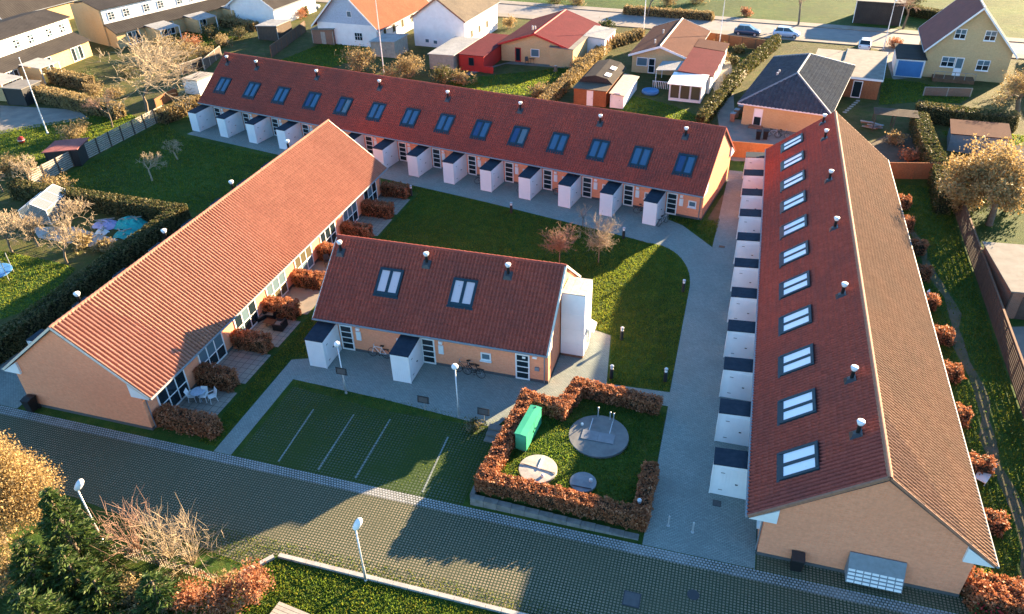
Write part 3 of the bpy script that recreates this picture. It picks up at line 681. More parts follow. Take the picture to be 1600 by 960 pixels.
for i in range(6): box(rw, 'end_stone', m_wstone, (-.02+.09*(i*.15), .5+i*.8, .12), (.26, .76, .42-.05*i))
st = T('stone_steps', 'two dark stone steps leading down beside the beech hedge', 'steps', (-11.35, 33.1, 0))
for i in range(3): box(st, 'step', m_fgrey, (0, -.45*i, .155-.055*i), (1.15, .42, .31-.11*i))
def disc(label, c, r, h, mat, parts):
    z = zg(c[0]); t = T('tank_lid', label, 'tank lid', (c[0], c[1], z))
    MB().lathe([(r*.985, -.25), (r, -.05), (r, h-.02), (r*.985, h), (r*.55, h+.025), (.01, h+.03)], n=48).build('lid', mat, t, smooth=False)
    for nm, m_, cc, ss, rz in parts: box(t, nm, m_, (cc[0], cc[1], h+cc[2]), ss, (0, 0, rz))
    return t
d1 = disc('largest round grey tank lid with two hatch plates in the garden', (-5.22, 34.0), 1.82, .13, m_tank, [('hatch', m_tank2, (-.50, -.18, .04), (.98, .80, .06), .0), ('hatch', m_tank2, (.50, -.18, .04), (.98, .80, .06), .0), ('strap', m_galv, (-.62, .82, .035), (.05, 1.1, .04), 0), ('strap', m_galv, (.62, .82, .035), (.05, 1.1, .04), 0)])
for x, y, hh in ((-.35, 1.62, .75), (.42, 1.55, .6), (.66, 1.38, .7)):
    o = MB().lathe([(.035, 0), (.035, hh), (.06, hh+.01), (.06, hh+.09), (.02, hh+.12)], n=10).build('vent_pipe', m_galv, d1, (x, y, .05))
MB().lathe([(.09, 0), (.09, .10), (.05, .15)], n=12).build('knob', m_white, d1, (-1.15, .65, .14))
d2 = disc('sunlit round tank lid with a crossed strap in the garden corner', (-8.05, 30.3), 1.12, .10, m_conc, [('strap', m_gwood, (0, 0, .05), (2.18, .05, .05), -.12), ('strap', m_white, (.08, .45, .07), (.12, 1.0, .07), -.05)])
MB().lathe([(.10, 0), (.10, .16), (.04, .22)], n=12).build('knob', m_white, d2, (.42, -.55, .11))
d3 = disc('small round blue grey tank lid in the garden by the hedge', (-5.35, 30.1), .76, .10, m_tank2, [('strap', m_dark, (0, -.45, .045), (1.15, .04, .04), 0)])
MB().lathe([(.10, 0), (.10, .18), (.04, .24)], n=12).build('knob', m_white, d3, (.42, .12, .11))
z = zg(-9.2); cab = T('electric_cabinet', 'long narrow green metal cabinet beside the beech hedge', 'cabinet', (-9.28, 32.75, z), -.10)
MB().box(-.33, .33, -1.3, 1.3, .06, 1.28).build('body', m_green, cab)
MB().prism([(-.37, 1.283), (.37, 1.283), (.37, 1.32), (0, 1.36), (-.37, 1.32)], -1.34, 1.34, 'y').build('roof', m_green, cab)
MB().box(-.30, .30, -1.27, 1.27, -.12, .055).build('base', m_conc, cab)
for i in range(2): d = box(cab, 'door', m_green, (.345, -.65+1.3*i, .66), (.03, 1.24, 1.12)); box(d, 'handle', m_dark, (.03, .5-1.0*i, .0), (.03, .04, .16))
box(cab, 'end_panel', m_green, (0, -1.312, .66), (.56, .022, 1.05))
box(cab, 'vent', m_dark, (0, 1.18, 1.37), (.09, .09, .03))

# ------------------------------------------------------------------ lamps, bollards, signs, kerb, stall lines
def lamp_post(label, x, y, h=4.0, head='tilt', plate=False):
    t = T('street_lamp', label, 'lamp', (x, y, 0), 0, 'lamp posts of the yard and driveway')
    MB().lathe([(.07, -.05), (.07, 1.1), (.045, 1.15), (.04, h)], n=10).build('pole', m_galv, t, smooth=True)
    MB().lathe([(.085, 0), (.085, .12), (.06, .15)], n=10).build('base_collar', m_galv, t)
    hd = MB().lathe([(.05, -.10), (.14, -.04), (.175, .12), (.18, .34), (.14, .50), (.06, .57), (.01, .58)] if head == 'tilt' else [(.05, -.08), (.16, -.05), (.21, .05), (.21, .14), (.16, .22), (.02, .26)], n=16).build('lamp_head', m_lampw, t, (.0, 0, h), (-.55, .45, 0) if head == 'tilt' else (0, 0, 0), smooth=True)
    MB().lathe([(.11, 0), (.13, .05), (.1, .06)], n=16).build('lens', m_galv, hd, (0, 0, -.06))
    if plate: sign_board(t, 1.95)
    return t
def sign_board(t, z):
    s_ = box(t, 'sign_plate', m_dark, (0, -.09, z), (.70, .03, .46), (-.15, 0, 0)); box(s_, 'sign_face', m_plinth, (0, -.018, .0), (.58, .008, .34))
    MB().tube([(-.38, -.09, z-.26), (-.38, -.09, z+.26), (.38, -.09, z+.26), (.38, -.09, z-.26), (-.38, -.09, z-.26)], .025, 5).build('sign_frame', m_black, t)
lamp_post('lamp post at the planted bank by the conifers and dead twigs', *G(160, 845)[:2])
lamp_post('lamp post standing on the pale driveway kerb in the sun', *G(572, 908)[:2])
lamp_post('plain lamp post between two parking signs on the lawn edge', *G(717, 652)[:2], 4.0, 'up')
lamp_post('lamp post carrying a dark sign plate near the parking', *G(541, 615)[:2], 4.0, 'up', True)
for px, py, lb in ((664, 641, 'parking sign on a short post near the plain lamp post'), (757, 660, 'parking sign on a short post beside the small bush and steps')):
    p = G(px, py); t = T('parking_sign', lb, 'sign', p, 0, 'small dark parking signs'); MB().tube([(0, 0, -.05), (0, 0, 1.0)], .03, 8).build('post', m_galv, t)
    sign_board(t, .95)
for px, py, lb in ((971, 531, 'bollard light on the lawn edge near the tall white cupboard'), (955, 591, 'bollard light at the paved corner north of the beech hedge'), (1039, 596, 'bollard light at the lawn corner by the wide path'), (1067, 456, 'bollard light on the curved lawn edge'), (643, 306, 'bollard light at the lawn end near the beech hedges'), (974, 373, 'bollard light beside the bare trees and the path'), (997, 803, 'bollard light inside the corner of the beech hedge'), (799, 333, 'bollard light halfway along the lawn before the sheds')):
    p = G(px, py); t = T('bollard_light', lb, 'bollard', (p[0], p[1], zg(p[0]) if py > 700 else .02), 0, 'bollard lights of the yard')
    MB().lathe([(.125, -.05), (.125, .78), (.11, .79)], n=14).build('post', m_dark, t, smooth=False)
    MB().lathe([(.10, .79), (.10, .97)], n=14).build('lens', m_lampw, t)
    MB().lathe([(.13, .971), (.13, 1.04), (.1, 1.08), (.02, 1.095)], n=14).build('cap', m_galv, t)
kb = T('kerb', 'pale stone kerb edging the driveway and the planted bank', 'kerb', (-19.6, 21.1, 0))
def kerbrun(a, b):
    L = math.dist(a, b); n = int(L/.8); an = math.atan2(b[1]-a[1], b[0]-a[0])
    for i in range(n):
        f = (i+.5)/n; box(kb, 'kerb_stone', m_conc, (a[0]+(b[0]-a[0])*f+19.6, a[1]+(b[1]-a[1])*f-21.1, .05+.004*rng0.random()), (.79, .22, .22), (0, 0, an))
kerbrun(G(372, 901)[:2], (-19.75, 21.08)); kerbrun((-19.6, 21.12), (12, 21.2))
for i, (a, b) in enumerate((((490, 640), (435, 722)), ((553, 648), (497, 735)), ((610, 655), (555, 748)), ((700, 683), (660, 770)))):
    p, q = G(*a), G(*b); t = T('stall_line', ['row of pale stones marking a parking stall, %s' % s for s in ('beside the narrow path', 'second from the narrow path', 'third from the narrow path', 'partly in sunshine near the steps')][i], 'marking', (q[0], q[1], 0), 0, 'parking stall lines')
    n = 22
    for k in range(n):
        f = (k+.5)/n; box(t, 'stone', m_path, ((p[0]-q[0])*f, (p[1]-q[1])*f, .008), (.10, .19, .03))
for px, py, sx, sy, lb in ((987, 937, .85, .85, 'square dark drain cover in the driveway paving'), (1120, 787, .45, .45, 'small square drain grating by the white sheds'), (1128, 386, .5, .35, 'small rusty drain cover on the path by the lawn triangle')):
    p = G(px, py); t = T('drain_cover', lb, 'drain cover', (p[0], p[1], .012)); box(t, 'frame', m_dark, (0, 0, 0), (sx, sy, .02)); box(t, 'plate', m_plinth if px < 1128 else m_wood, (0, 0, .008), (sx*.86, sy*.86, .02))
p = G(1083, 930); t = T('round_cover', 'small round drain cover in the driveway paving', 'drain cover', (p[0], p[1], .012)); MB().lathe([(.3, -.01), (.3, .012), (.24, .014), (.02, .014)], n=20).build('plate', m_dark, t)
for px in ((1044, 822), (1082, 832)):
    p = G(*px); t = T('barrier_post', 'short pale post at the entrance of the wide path', 'post', (p[0], p[1], .012), 0, 'short posts at the path entrance'); MB().lathe([(.05, -.02), (.05, .75), (.02, .79)], n=10).build('tube', m_galv, t); MB().lathe([(.09, 0), (.09, .03)], n=10).build('foot', m_galv, t)

# ------------------------------------------------------------------ terrace hedges and plants of the yard
for k in range(9):
    y = 28.25+4.25*k; ln = [4.2, 2.7, 2.7, 2.6, 2.7, 2.5, 2.7, 2.9, 2.7][k]
    lb = ('long brown beech hedge at the driveway corner of the striped roof row house' if k == 0 else 'brown beech hedge between terraces, %s from the driveway gable of the striped roof row house' % ORD[k])
    hedge(lb, [(-32.25, y), (-32.25+ln, y-.04)], 1.0, 1.22+.1*(k % 2), 20+k, dens=330, ls=.065, rough=.10, group='beech hedges between the west row terraces')
for k in range(11):
    y = 75.4-47.55+.55+4.29*k
    hedge('brown beech stub hedge between terraces, %s from the mailbox gable' % ORD[k], [(13.75, y), (16.35+.2*(k % 3), y)], .9, 1.1, 50+k, dens=240, rough=.12, group='beech hedges between the east row terraces')
hedge('red brown beech hedge with red flowers beside the mailbox gable', [(14.0, 27.55), (21, 28.0)], 1.1, 1.15, 70, dens=330, rough=.10)
t = T('flower_pot', 'dark planter with red flowers in front of the beech hedge', 'planter', (14.75, 26.75, 0))
MB().lathe([(.28, -.02), (.36, .4), (.38, .45), (.3, .45), (.28, .4)], n=16).build('pot', m_dark, t)
rr = np.random.default_rng(4); leaves('flowers', rr.normal(0, 1, (160, 3))*[.42, .26, .14]+[0, 0, .58], .07, m_red, t, rr); leaves('leaves', rr.normal(0, 1, (260, 3))*[.38, .25, .12]+[0, 0, .5], .08, l_green, t, rr)
def round_tree(label, loc, h, r, seed, mat):
    """clipped ornamental tree: straight stem, limbs fanning out to an even round crown of bare twigs"""
    rng = np.random.default_rng(seed); t = T('bare_tree', label, 'tree', loc); z0 = h*.36; zc = h*.66
    tubes('trunk', [((0, 0, -.05), (.02, 0, z0), .055, .045), ((.02, 0, z0), (0, .02, h*.6), .045, .02)], m_bark, t, 7); S = []
    for i in range(26):
        d = rng.normal(size=3); d /= np.linalg.norm(d); d[2] = d[2]*.75+.15; tip = np.array([0, 0, zc])+d*np.array([r, r, h-zc])*rng.uniform(.82, 1.08); p = np.array([0, 0, rng.uniform(z0, h*.56)]); a = p
        for k in range(1, 5):
            f = k/4; q = p+(tip-p)*f+rng.normal(0, .05, 3)+np.array([0, 0, .10*math.sin(3.14*f)]); S.append((tuple(a), tuple(q), .024*(1.2-f), .024*(1.0-f)+.008))
            for _ in range(5):
                e = q+(tip-p)*.16+rng.normal(0, .17*r, 3); S.append((tuple(q), tuple(e), .012, .007))
                for _ in range(2): S.append((tuple(e), tuple(e+(tip-p)*.05+rng.normal(0, .11*r, 3)), .009, .006))
            a = q
    tubes('crown', S, mat, t, 3); return t
round_tree('larger pale bare tree on the yard lawn', G(935, 411), 3.9, 1.45, 3, m_twig)
round_tree('slender reddish bare tree on the yard lawn behind the middle roof', G(874, 415), 3.5, 1.2, 8, m_rtwig)
bare_tree('small bare sapling on the lawn by the path', G(911, 356), 2.2, 5, m_twig, trunk=.3, levels=3, r=.035, twr=.8)
bare_tree('small pale bare tree on the west lawn nearest the clipped hedge', G(238, 283), 2.9, 21, m_twig, levels=4, trunk=.2, ang=(30, 75), r=.045, twr=1.2, bark=m_twig)
bare_tree('small pale bare tree on the west lawn towards the back row', G(278, 250), 2.6, 22, m_twig, levels=4, trunk=.2, ang=(30, 75), r=.045, twr=1.2, bark=m_twig)
shrub('small yellow leaved bush beside the stone steps', G(742, 672), .6, .6, 31, l_hedge, 500, .07)
# lawn blades where the ground is close
# ------------------------------------------------------------------ bicycles and terrace furniture
def bicycle(label, x, y, rz, mat, lean=.12):
    t = T('bicycle', label, 'bicycle', (x, y, .012), rz, 'bicycles of the row houses'); t.rotation_euler = (lean, 0, rz)
    for wx in (-.52, .52):
        w = MB().tube([(wx+.33*math.cos(a), 0, .345+.33*math.sin(a)) for a in np.linspace(0, 6.2832, 21)], .02, 5).build('wheel', m_black, t)
        mb = MB(); [mb.tube([(wx, 0, .345), (wx+.32*math.cos(a), 0, .345+.32*math.sin(a))], .004, 3) for a in np.linspace(0, 6.28, 13)[:-1]]; mb.build('spokes', m_galv, w)
    mb = MB(); A, Bq, Cc, Dd = (-.52, 0, .345), (-.08, 0, .32), (-.2, 0, .82), (.38, 0, .84)
    for a, b in ((A, Bq), (A, Cc), (Bq, Cc), (Bq, Dd), (Cc, Dd), (Dd, (.52, 0, .345)), (Cc, (-.23, 0, .93)), (Dd, (.35, 0, 1.02))): mb.tube([a, b], .019, 6)
    mb.build('frame', mat, t)
    MB().tube([(.22, -.28, 1.0), (.36, -.12, 1.04), (.36, .12, 1.04), (.22, .28, 1.0)], .014, 6).build('handlebar', m_galv, t)
    MB().prism([(-.38, .93), (-.12, .95), (-.12, .99), (-.38, 1.0)], -.07, .07, 'y').build('saddle', m_black, t)
    MB().box(-.75, -.3, -.06, .06, .72, .735).build('carrier', m_dark, t)
    for s_ in (-1, 1): MB().box(-.13, -.03, s_*.12-.03, s_*.12+.03, .3-.1*s_, .325-.1*s_).build('pedal', m_black, t)
bicycle('pale bicycle leaning on the brick wall of the middle building', -21.6, 38.05, math.pi, m_white, .1)
bicycle('dark bicycle against the middle building beside the plain lamp post', -15.2, 38.0, 3.3, m_dark, .1)
bicycle('second dark bicycle against the middle building below the small window', -14.5, 37.75, 3.0, m_black, .12)
for i, (u, v, r_, mt, lb) in enumerate(((3.25, -2.2, 1.2, m_galv, 'silver bicycle beside the shed closest to the sunlit gable'), (5.6, -.9, .4, m_dark, 'dark bicycle behind the shed closest to the sunlit gable'), (13.9, -.6, .2, m_red, 'red bicycle between the doors of the longest row house'), (17.6, -1.3, .9, m_dark, 'dark bicycle by a shed of the longest row house'), (21.6, -1.6, 1.0, m_galv, 'grey bicycle by a shed halfway along the longest row house'), (22.3, -1.3, .8, m_dark, 'dark bicycle next to the grey bicycle of the longest row house'))):
    p = bk(u, v); bicycle(lb, p[0], p[1], r_-a_b, mt, .06)
def chair(label, x, y, rz, mat, arm=False, group='terrace chairs', low=False):
    t = T('garden_chair', label, 'chair', (x, y, .011), rz, group)
    if low:   # block shaped wicker armchair
        MB().box(-.36, .36, -.36, .30, .06, .34).build('seat', mat, t); MB().box(-.36, .36, .30, .42, .06, .72).build('backrest', mat, t)
        for s_ in (-1, 1): MB().box(s_*.40-.05, s_*.40+.05, -.36, .42, .05, .56).build('armrest', mat, t)
        MB().box(-.33, .33, -.33, .28, .342, .42).build('cushion', m_fgrey, t); return t
    MB().box(-.23, .23, -.23, .22, .42, .45).build('seat', mat, t)
    MB().add([(-.22, .20, .46), (.22, .20, .46), (.22, .34, .92), (-.22, .34, .92), (-.22, .23, .46), (.22, .23, .46), (.22, .37, .92), (-.22, .37, .92)], [(0, 1, 2, 3), (7, 6, 5, 4), (0, 4, 5, 1), (1, 5, 6, 2), (2, 6, 7, 3), (3, 7, 4, 0)]).build('backrest', mat, t)
    for sx in (-1, 1):
        for sy in (-1, 1): MB().tube([(sx*.2, sy*.19, .42), (sx*.23, sy*.24, 0)], .018, 5).build('leg', mat, t)
        if True: MB().box(sx*.25-.02, sx*.25+.02, -.2, .25, .63, .655).build('armrest', mat, t)
    return t
def table(label, x, y, r, mat, h=.72, square=False):
    t = T('garden_table', label, 'table', (x, y, .011))
    if square: MB().box(-r, r, -r*.7, r*.7, h-.04, h).build('tabletop', mat, t)
    else: MB().lathe([(r*.97, h-.03), (r, h-.015), (r*.97, h)], n=24).build('tabletop', mat, t)
    for a in range(4): MB().tube([(r*.55*math.cos(.785+a*1.57), r*.5*math.sin(.785+a*1.57), h-.03), (r*.75*math.cos(.785+a*1.57), r*.55*math.sin(.785+a*1.57), 0)], .02, 5).build('leg', mat, t)
    return t
p = G(309, 612, .7); table('round pale blue table on the terrace at the driveway corner', p[0], p[1], .48, m_blueboard)
for i, (px, py, rz) in enumerate(((300, 618, 1.9), (318, 618, .2), (331, 619, -.6))):
    p = G(px, py, .45); chair('white garden chair on the terrace with the round blue table', p[0], p[1], rz, m_white, group='white chairs at the blue table')
p = G(422, 503, .4); table('low black table between the wicker armchairs', p[0], p[1], .45, m_black, .45, True)
for px, py, rz, lb in ((405, 494, 1.2, 'black wicker armchair near the terrace door beside the low black table'), (437, 508, -1.5, 'black wicker armchair on the lawn side of the low black table'), (424, 490, .1, 'black wicker armchair behind the low black table')):
    p = G(px, py, .3); chair(lb, p[0], p[1], rz, m_black, low=True)
p = G(511, 409, .4); chair('dark chair on the terrace beside the third sunlit beech hedge', p[0], p[1], .6, m_dark)
p = G(1455, 466, .4); chair('white garden chair on the grass behind the mailbox row house', p[0], p[1], 1.0, m_white)
t = T('garden_lounger', 'white sun lounger on the grass behind the mailbox row house', 'lounger', (*G(1533, 750)[:2], .008), -.5)
MB().box(-.32, .32, -.5, .5, .3, .36).build('seat', m_white, t)
MB().add([(-.32, .5, .3), (.32, .5, .3), (.32, .95, .75), (-.32, .95, .75), (-.32, .5, .36), (.32, .5, .36), (.32, .92, .8), (-.32, .92, .8)], [(0, 1, 2, 3), (7, 6, 5, 4), (0, 4, 5, 1), (1, 5, 6, 2), (2, 6, 7, 3), (3, 7, 4, 0)]).build('backrest', m_white, t)
for sx in (-1, 1):
    for sy in (-1, 1): MB().tube([(sx*.28, sy*.42, .3), (sx*.28, sy*.44, 0)], .02, 5).build('leg', m_white, t)
# ------------------------------------------------------------------ road and neighbouring plots
def rd(x, o): return (x, 132.2-.105*x+o)          # the street runs at a slight angle behind the gardens
sheet('street', m_asph, [rd(-120, -2.2), rd(140, -2.2), rd(140, 4.3), rd(-120, 4.3)], .02)
for nm, o0, o1 in (('pavement', -4.6, -2.3), ('pavement', 4.4, 6.6)):
    me = MB().add([(*rd(-120, o0), 0), (*rd(140, o0), 0), (*rd(140, o1), 0), (*rd(-120, o1), 0), (*rd(-120, o0), .12), (*rd(140, o0), .12), (*rd(140, o1), .12), (*rd(-120, o1), .12)], [(4, 5, 6, 7), (0, 1, 5, 4), (2, 3, 7, 6)]); tag(me.build(nm, m_pave2), kind='structure')
sheet('side_yard', m_pave2, [(-.6, 79), (.6, 78.5), (4.6, 79.2), (12.5, 80.5), (10.5, 89), (0, 91), (-1.5, 112), (-4, 127), (-7.5, 127), (-3, 100)], .016)
sheet('garden_terrace', m_fgrey, [G(700, 128)[:2], G(790, 100)[:2], G(893, 108)[:2], G(860, 96)[:2], G(800, 96)[:2], G(735, 112)[:2]], .016)
sheet('front_drive', m_pave2, [G(1310, 62)[:2], G(1440, 72)[:2], G(1440, 120)[:2], G(1395, 125)[:2], G(1380, 80)[:2]], .016)
sheet('garden_path', m_pave2, [G(0, 165)[:2], G(120, 172)[:2], G(140, 186)[:2], G(20, 205)[:2], G(0, 210)[:2]], .016)
sheet('vegetable_bed', m_soil, [G(1330, 240)[:2], G(1395, 205)[:2], G(1425, 210)[:2], G(1440, 262)[:2], G(1380, 268)[:2]], .016)
for nm, poly in (('back_lawn', [(430, 98), (520, 62), (600, 70), (575, 88), (500, 112)]), ('back_lawn', [(700, 130), (735, 122), (890, 105), (905, 125), (850, 152), (730, 142)]), ('back_lawn', [(960, 185), (990, 150), (1050, 165), (1100, 185), (1160, 90), (1185, 92), (1110, 192), (1080, 195)]), ('back_lawn', [(1372, 165), (1380, 122), (1440, 130), (1520, 150), (1500, 162), (1430, 160)]), ('back_lawn', [(1470, 205), (1600, 212), (1600, 260), (1560, 248), (1490, 228)]), ('back_lawn', [(0, 205), (60, 195), (190, 175), (235, 190), (150, 225), (80, 260), (0, 262)]), ('back_lawn', [(0, 392), (80, 408), (120, 420), (60, 480), (0, 500)]), ('back_lawn', [(270, 60), (330, 45), (380, 55), (340, 80)]), ('back_lawn', [(1200, 5), (1305, 5), (1310, 28), (1190, 28)]), ('back_lawn', [(985, 8), (1120, 2), (1110, 18), (990, 22)])):
    sheet(nm, m_grass, [G(*p)[:2] for p in poly], .012)

def house(name, label, loc, rz, w, l, eave, ridge, wm, rm, ov=.45, gm=None, cat='house', rm2=None, trim=None):
    """gabled house: SW corner at loc, ridge along local y"""
    t = T(name, label, cat, (loc[0], loc[1], 0), rz); k = (ridge-eave)/(w/2)
    MB().box(0, w, 0, l, -.1, eave).build('wall', wm, t)
    MB().prism([(0, eave+.004), (w, eave+.004), (w/2, ridge)], .0, l, 'y').build('gable', gm or wm, t)
    for i, (s_, m_) in enumerate(((-1, rm), (1, rm2 or rm))):
        xe = w/2+s_*(w/2+ov); ze = eave-k*ov
        MB().prism([(w/2, ridge+.02), (xe, ze+.02), (xe, ze+.16), (w/2, ridge+.18)], -ov, l+ov, 'y').build('roof', m_, t)
        for yy in (-ov-.04, l+ov+.01): MB().prism([(w/2, ridge-.10), (xe, ze-.10), (xe, ze+.19), (w/2, ridge+.20)], yy, yy+.03, 'y').build('bargeboard', trim or m_white, t)
        MB().tube([(xe+s_*.05, -ov, ze+.02), (xe+s_*.05, l+ov, ze+.02)], .06, 6).build('gutter', m_zinc, t)
    MB().tube([(w/2, -ov, ridge+.18), (w/2, l+ov, ridge+.18)], .11, 6).build('ridge_cap', trim or m_cream, t)
    return t
def annex(t, x0, x1, y0, y1, h0, h1, wm, rm, ov=.2, name='annex'):
    """lean-to block on a house; h0 at x0, h1 at x1"""
    MB().prism([(x0, -.1), (x1, -.1), (x1, h1), (x0, h0)], y0, y1, 'y').build(name, wm, t)
    k = (h1-h0)/(x1-x0)
    return MB().prism([(x0-ov, h0-k*ov+.01), (x1+ov, h1+k*ov+.01), (x1+ov, h1+k*ov+.12), (x0-ov, h0-k*ov+.12)], y0-ov, y1+ov, 'y').build(name+'_roof', rm, t)
def outbuilding(label, loc, rz, w, d, h0, h1, wm, rm, door=None, name='garden_shed', cat='shed', ov=.2, doorm=None, group=None):
    t = T(name, label, cat, (loc[0], loc[1], 0), rz, group); MB().prism([(0, -.05), (w, -.05), (w, h1), (0, h0)], 0, d, 'y').build('wall', wm, t)
    k = (h1-h0)/w
    MB().prism([(-ov, h0-k*ov+.01), (w+ov, h1+k*ov+.01), (w+ov, h1+k*ov+.10), (-ov, h0-k*ov+.10)], -ov, d+ov, 'y').build('roof', rm, t)
    if door is not None:
        dd = MB().box(door-.4, door+.4, -.03, .0, .02, 1.9).build('door', doorm or m_white, t); box(dd, 'handle', m_dark, (door+.3, -.05, 1.0), (.08, .04, .04))
    for s_ in (0, w): box(t, 'corner_board', doorm or wm, (s_, -.01, min(h0, h1)/2), (.1, .1, min(h0, h1)-.05))
    return t
d5 = math.radians
# bungalow with brown roof and lean-to wing
t = house('bungalow', 'yellow brick bungalow with brown roof, red wing and white garden room', (-14.7, 106.3), d5(-5), 7.6, 14.5, 2.45, 3.75, m_ybrick, m_brroof, rm2=m_brroof)
window(t, 'window', 'f', 1.4, .95, 1.5, 1.15, (1,), (1,), [g_mid]); window(t, 'door', 'f', 2.75, .06, .95, 2.05, (1,), (.5, 1), [g_dark], .1)
annex(t, 7.65, 11.6, -6.0, 4.6, 2.55, 2.25, m_white, m_redroof, .25); annex(t, 7.65, 11.5, 5.2, 9.0, 2.6, 2.3, m_white, m_brroof, .2, 'porch')
a = MB().box(7.2, 11.2, -9.9, -6.3, -.05, .35); a.build('garden_room', m_white, t)
for x in (7.2, 8.45, 9.75, 11.05): MB().box(x, x+.14, -9.9, -9.76, .352, 2.1).build('mullion', m_white, t)
for x in (7.4, 8.65, 9.95): box(t, 'pane', g_warm, (x+.52, -9.83, 1.2), (1.05, .02, 1.65))
MB().box(7.2, 11.19, -9.7, -6.3, .352, 2.08).build('garden_room_wall', m_white, t)
MB().prism([(-10.2, 2.11), (-6.1, 2.38), (-6.1, 2.46), (-10.2, 2.19)], 6.95, 11.4, 'x').build('garden_room_roof', m_white, t)
MB().prism([(4.4, 2.16), (7.3, 2.42), (7.3, 2.48), (4.4, 2.22)], -5.4, -1.2, 'y').build('canopy', m_corr, t)
for x, y in ((4.5, -5.3), (4.5, -1.3), (7.1, -5.3)): MB().tube([(x, y, 0), (x, y, 2.2)], .05, 6).build('canopy_post', m_white, t)
for i in range(12): MB().box(4.3+i*.24, 4.36+i*.24, -6.0, -5.94, .05, .95).build('baluster', m_white, t)
MB().box(4.25, 7.15, -6.02, -5.92, .952, 1.0).build('handrail', m_white, t)
for y in (2.2, 7.5): MB().box(2.4, 2.6, y, y+.2, 3.2, 4.0).build('chimney', m_galv, t)
for y in (-3.5, -.5, 2.5): window(t, 'window', 'r', y, 1.0, .9, .9, (1,), (1,), [g_mid], L=11.6)
p = G(1016, 146); t = T('paddling_pool', 'round blue paddling pool on the grass before the white garden room', 'pool', (p[0], p[1], .015)); MB().lathe([(1.05, 0), (1.12, .2), (1.05, .42), (.95, .42), (.92, .25), (.02, .25)], n=22).build('basin', m_blue, t, smooth=True)
outb = outbuilding('barrel roofed grey shed with orange boarded end behind the long row house', G(897, 163)[:2], d5(-4), 4.0, 9.5, 2.0, 2.0, m_owood, m_tanroof, 2.0)
MB().prism([(-.2, 2.12), (0.5, 2.75), (2.0, 3.05), (3.5, 2.75), (4.2, 2.12)], 2.4, 9.6, 'y').build('barrel_roof', m_dkroof, outb)
for y in (3.2, 6.0): MB().prism([(2.9, 2.90), (3.6, 2.74), (3.6, 2.80), (2.9, 2.96)], y, y+1.2, 'y').build('rooflight', m_white, outb)
outbuilding('narrow white lean-to beside the barrel roofed shed', (G(897, 163)[0]+4.6, G(897, 163)[1]-.2), d5(-4), 1.6, 7.6, 1.75, 1.6, m_white, m_gwood, .8)
# maroon roofed house and red annex
t = house('bungalow', 'yellow house with maroon roof and grey felt extension', (-33.9, 107.6), d5(-5), 10.4, 13.5, 2.45, 4.15, m_ybrick, m_redroof, trim=m_red)
window(t, 'window', 'f', 5.2, .95, 1.3, 1.1, (1,), (1,), [g_mid]); window(t, 'door', 'f', 2.6, .05, .9, 2.0, (1,), (1,), [g_dark], .12, m_red); window(t, 'window', 'f', 9.9, .2, .6, 1.8, (1,), (1,), [g_warm])
annex(t, 7.6, 11.0, -.5, 6.5, 2.62, 2.5, m_ybrick, m_fgrey, .12); annex(t, 10.45, 13.6, 6.6, 12.5, 2.55, 2.3, m_white, m_corr, .12, 'extension')
for y in (8, 9.5, 11): window(t, 'window', 'r', y, .8, .8, 1.2, (1,), (1,), [g_warm], mat=m_red, L=13.6)
for x in (3.6, 4.0): MB().box(x, x+.2, 3, 3.2, 3.6, 4.4).build('chimney', m_galv, t)
t = outbuilding('long red painted outbuilding with maroon roof', (-38.3, 101.9), d5(-5), 3.7, 11, 2.2, 2.2, m_red, m_redroof)
window(t, 'window', 'f', 1.8, .8, .8, 1.1, (1,), (1,), [g_dark], .06, m_dark); MB().box(3.72, 5.1, -.2, .1, 0, .9).build('garden_wall', m_red, t)
outbuilding('grey board shed with white corrugated roof beside the red outbuilding', (-42.6, 101.4), d5(-5), 3.7, 9, 2.1, 2.2, m_gwood, m_corr)
p = G(823, 100); chair('dark chair beside the yellow house with maroon roof', p[0], p[1], .4, m_dark); p = G(832, 99); table('small dark table beside the yellow house with maroon roof', p[0], p[1], .5, m_dark)
for px, py, lb in ((868, 112, 'tree stump with sawn top on the sunny lawn'),):
    p = G(px, py); t = T('tree_stump', lb, 'stump', p); MB().lathe([(.34, -.05), (.25, .2), (.22, .75), (.2, .8)], n=10).build('trunk', m_bark, t); MB().lathe([(.19, .8), (.05, .81)], n=10).build('sawn_top', m_cream, t)
# hipped house
HX, HY, hz, hw, hl = .75, 89.5, d5(-11), 9.0, 18.2
t = T('bungalow', 'yellow brick bungalow with blue black hipped roof', 'house', (HX, HY, 0), hz)
MB().box(0, hw, 0, hl, -.1, 2.6).build('wall', m_ybrick, t)
o_, r0, r1, zr, ze = .55, 5.2, 13.4, 4.95, 2.62
A_, B_, C_, D_ = (-o_, -o_, ze), (hw+o_, -o_, ze), (hw+o_, hl+o_, ze), (-o_, hl+o_, ze); E_, F_ = (hw/2, r0, zr), (hw/2, r1, zr)
for f, mt in (((A_, B_, E_), m_bkroof0), ((B_, C_, F_, E_), m_bkroof), ((C_, D_, F_), m_bkroof0), ((D_, A_, E_, F_), m_bkroof)):
    dn = [(v[0], v[1], v[2]-.1) for v in f]; n = len(f)
    MB().add(list(f)+dn, [tuple(range(n)), tuple(range(2*n-1, n-1, -1))]+[(i, i+n, (i+1) % n+n, (i+1) % n) for i in range(n)]).build('roof', mt, t)
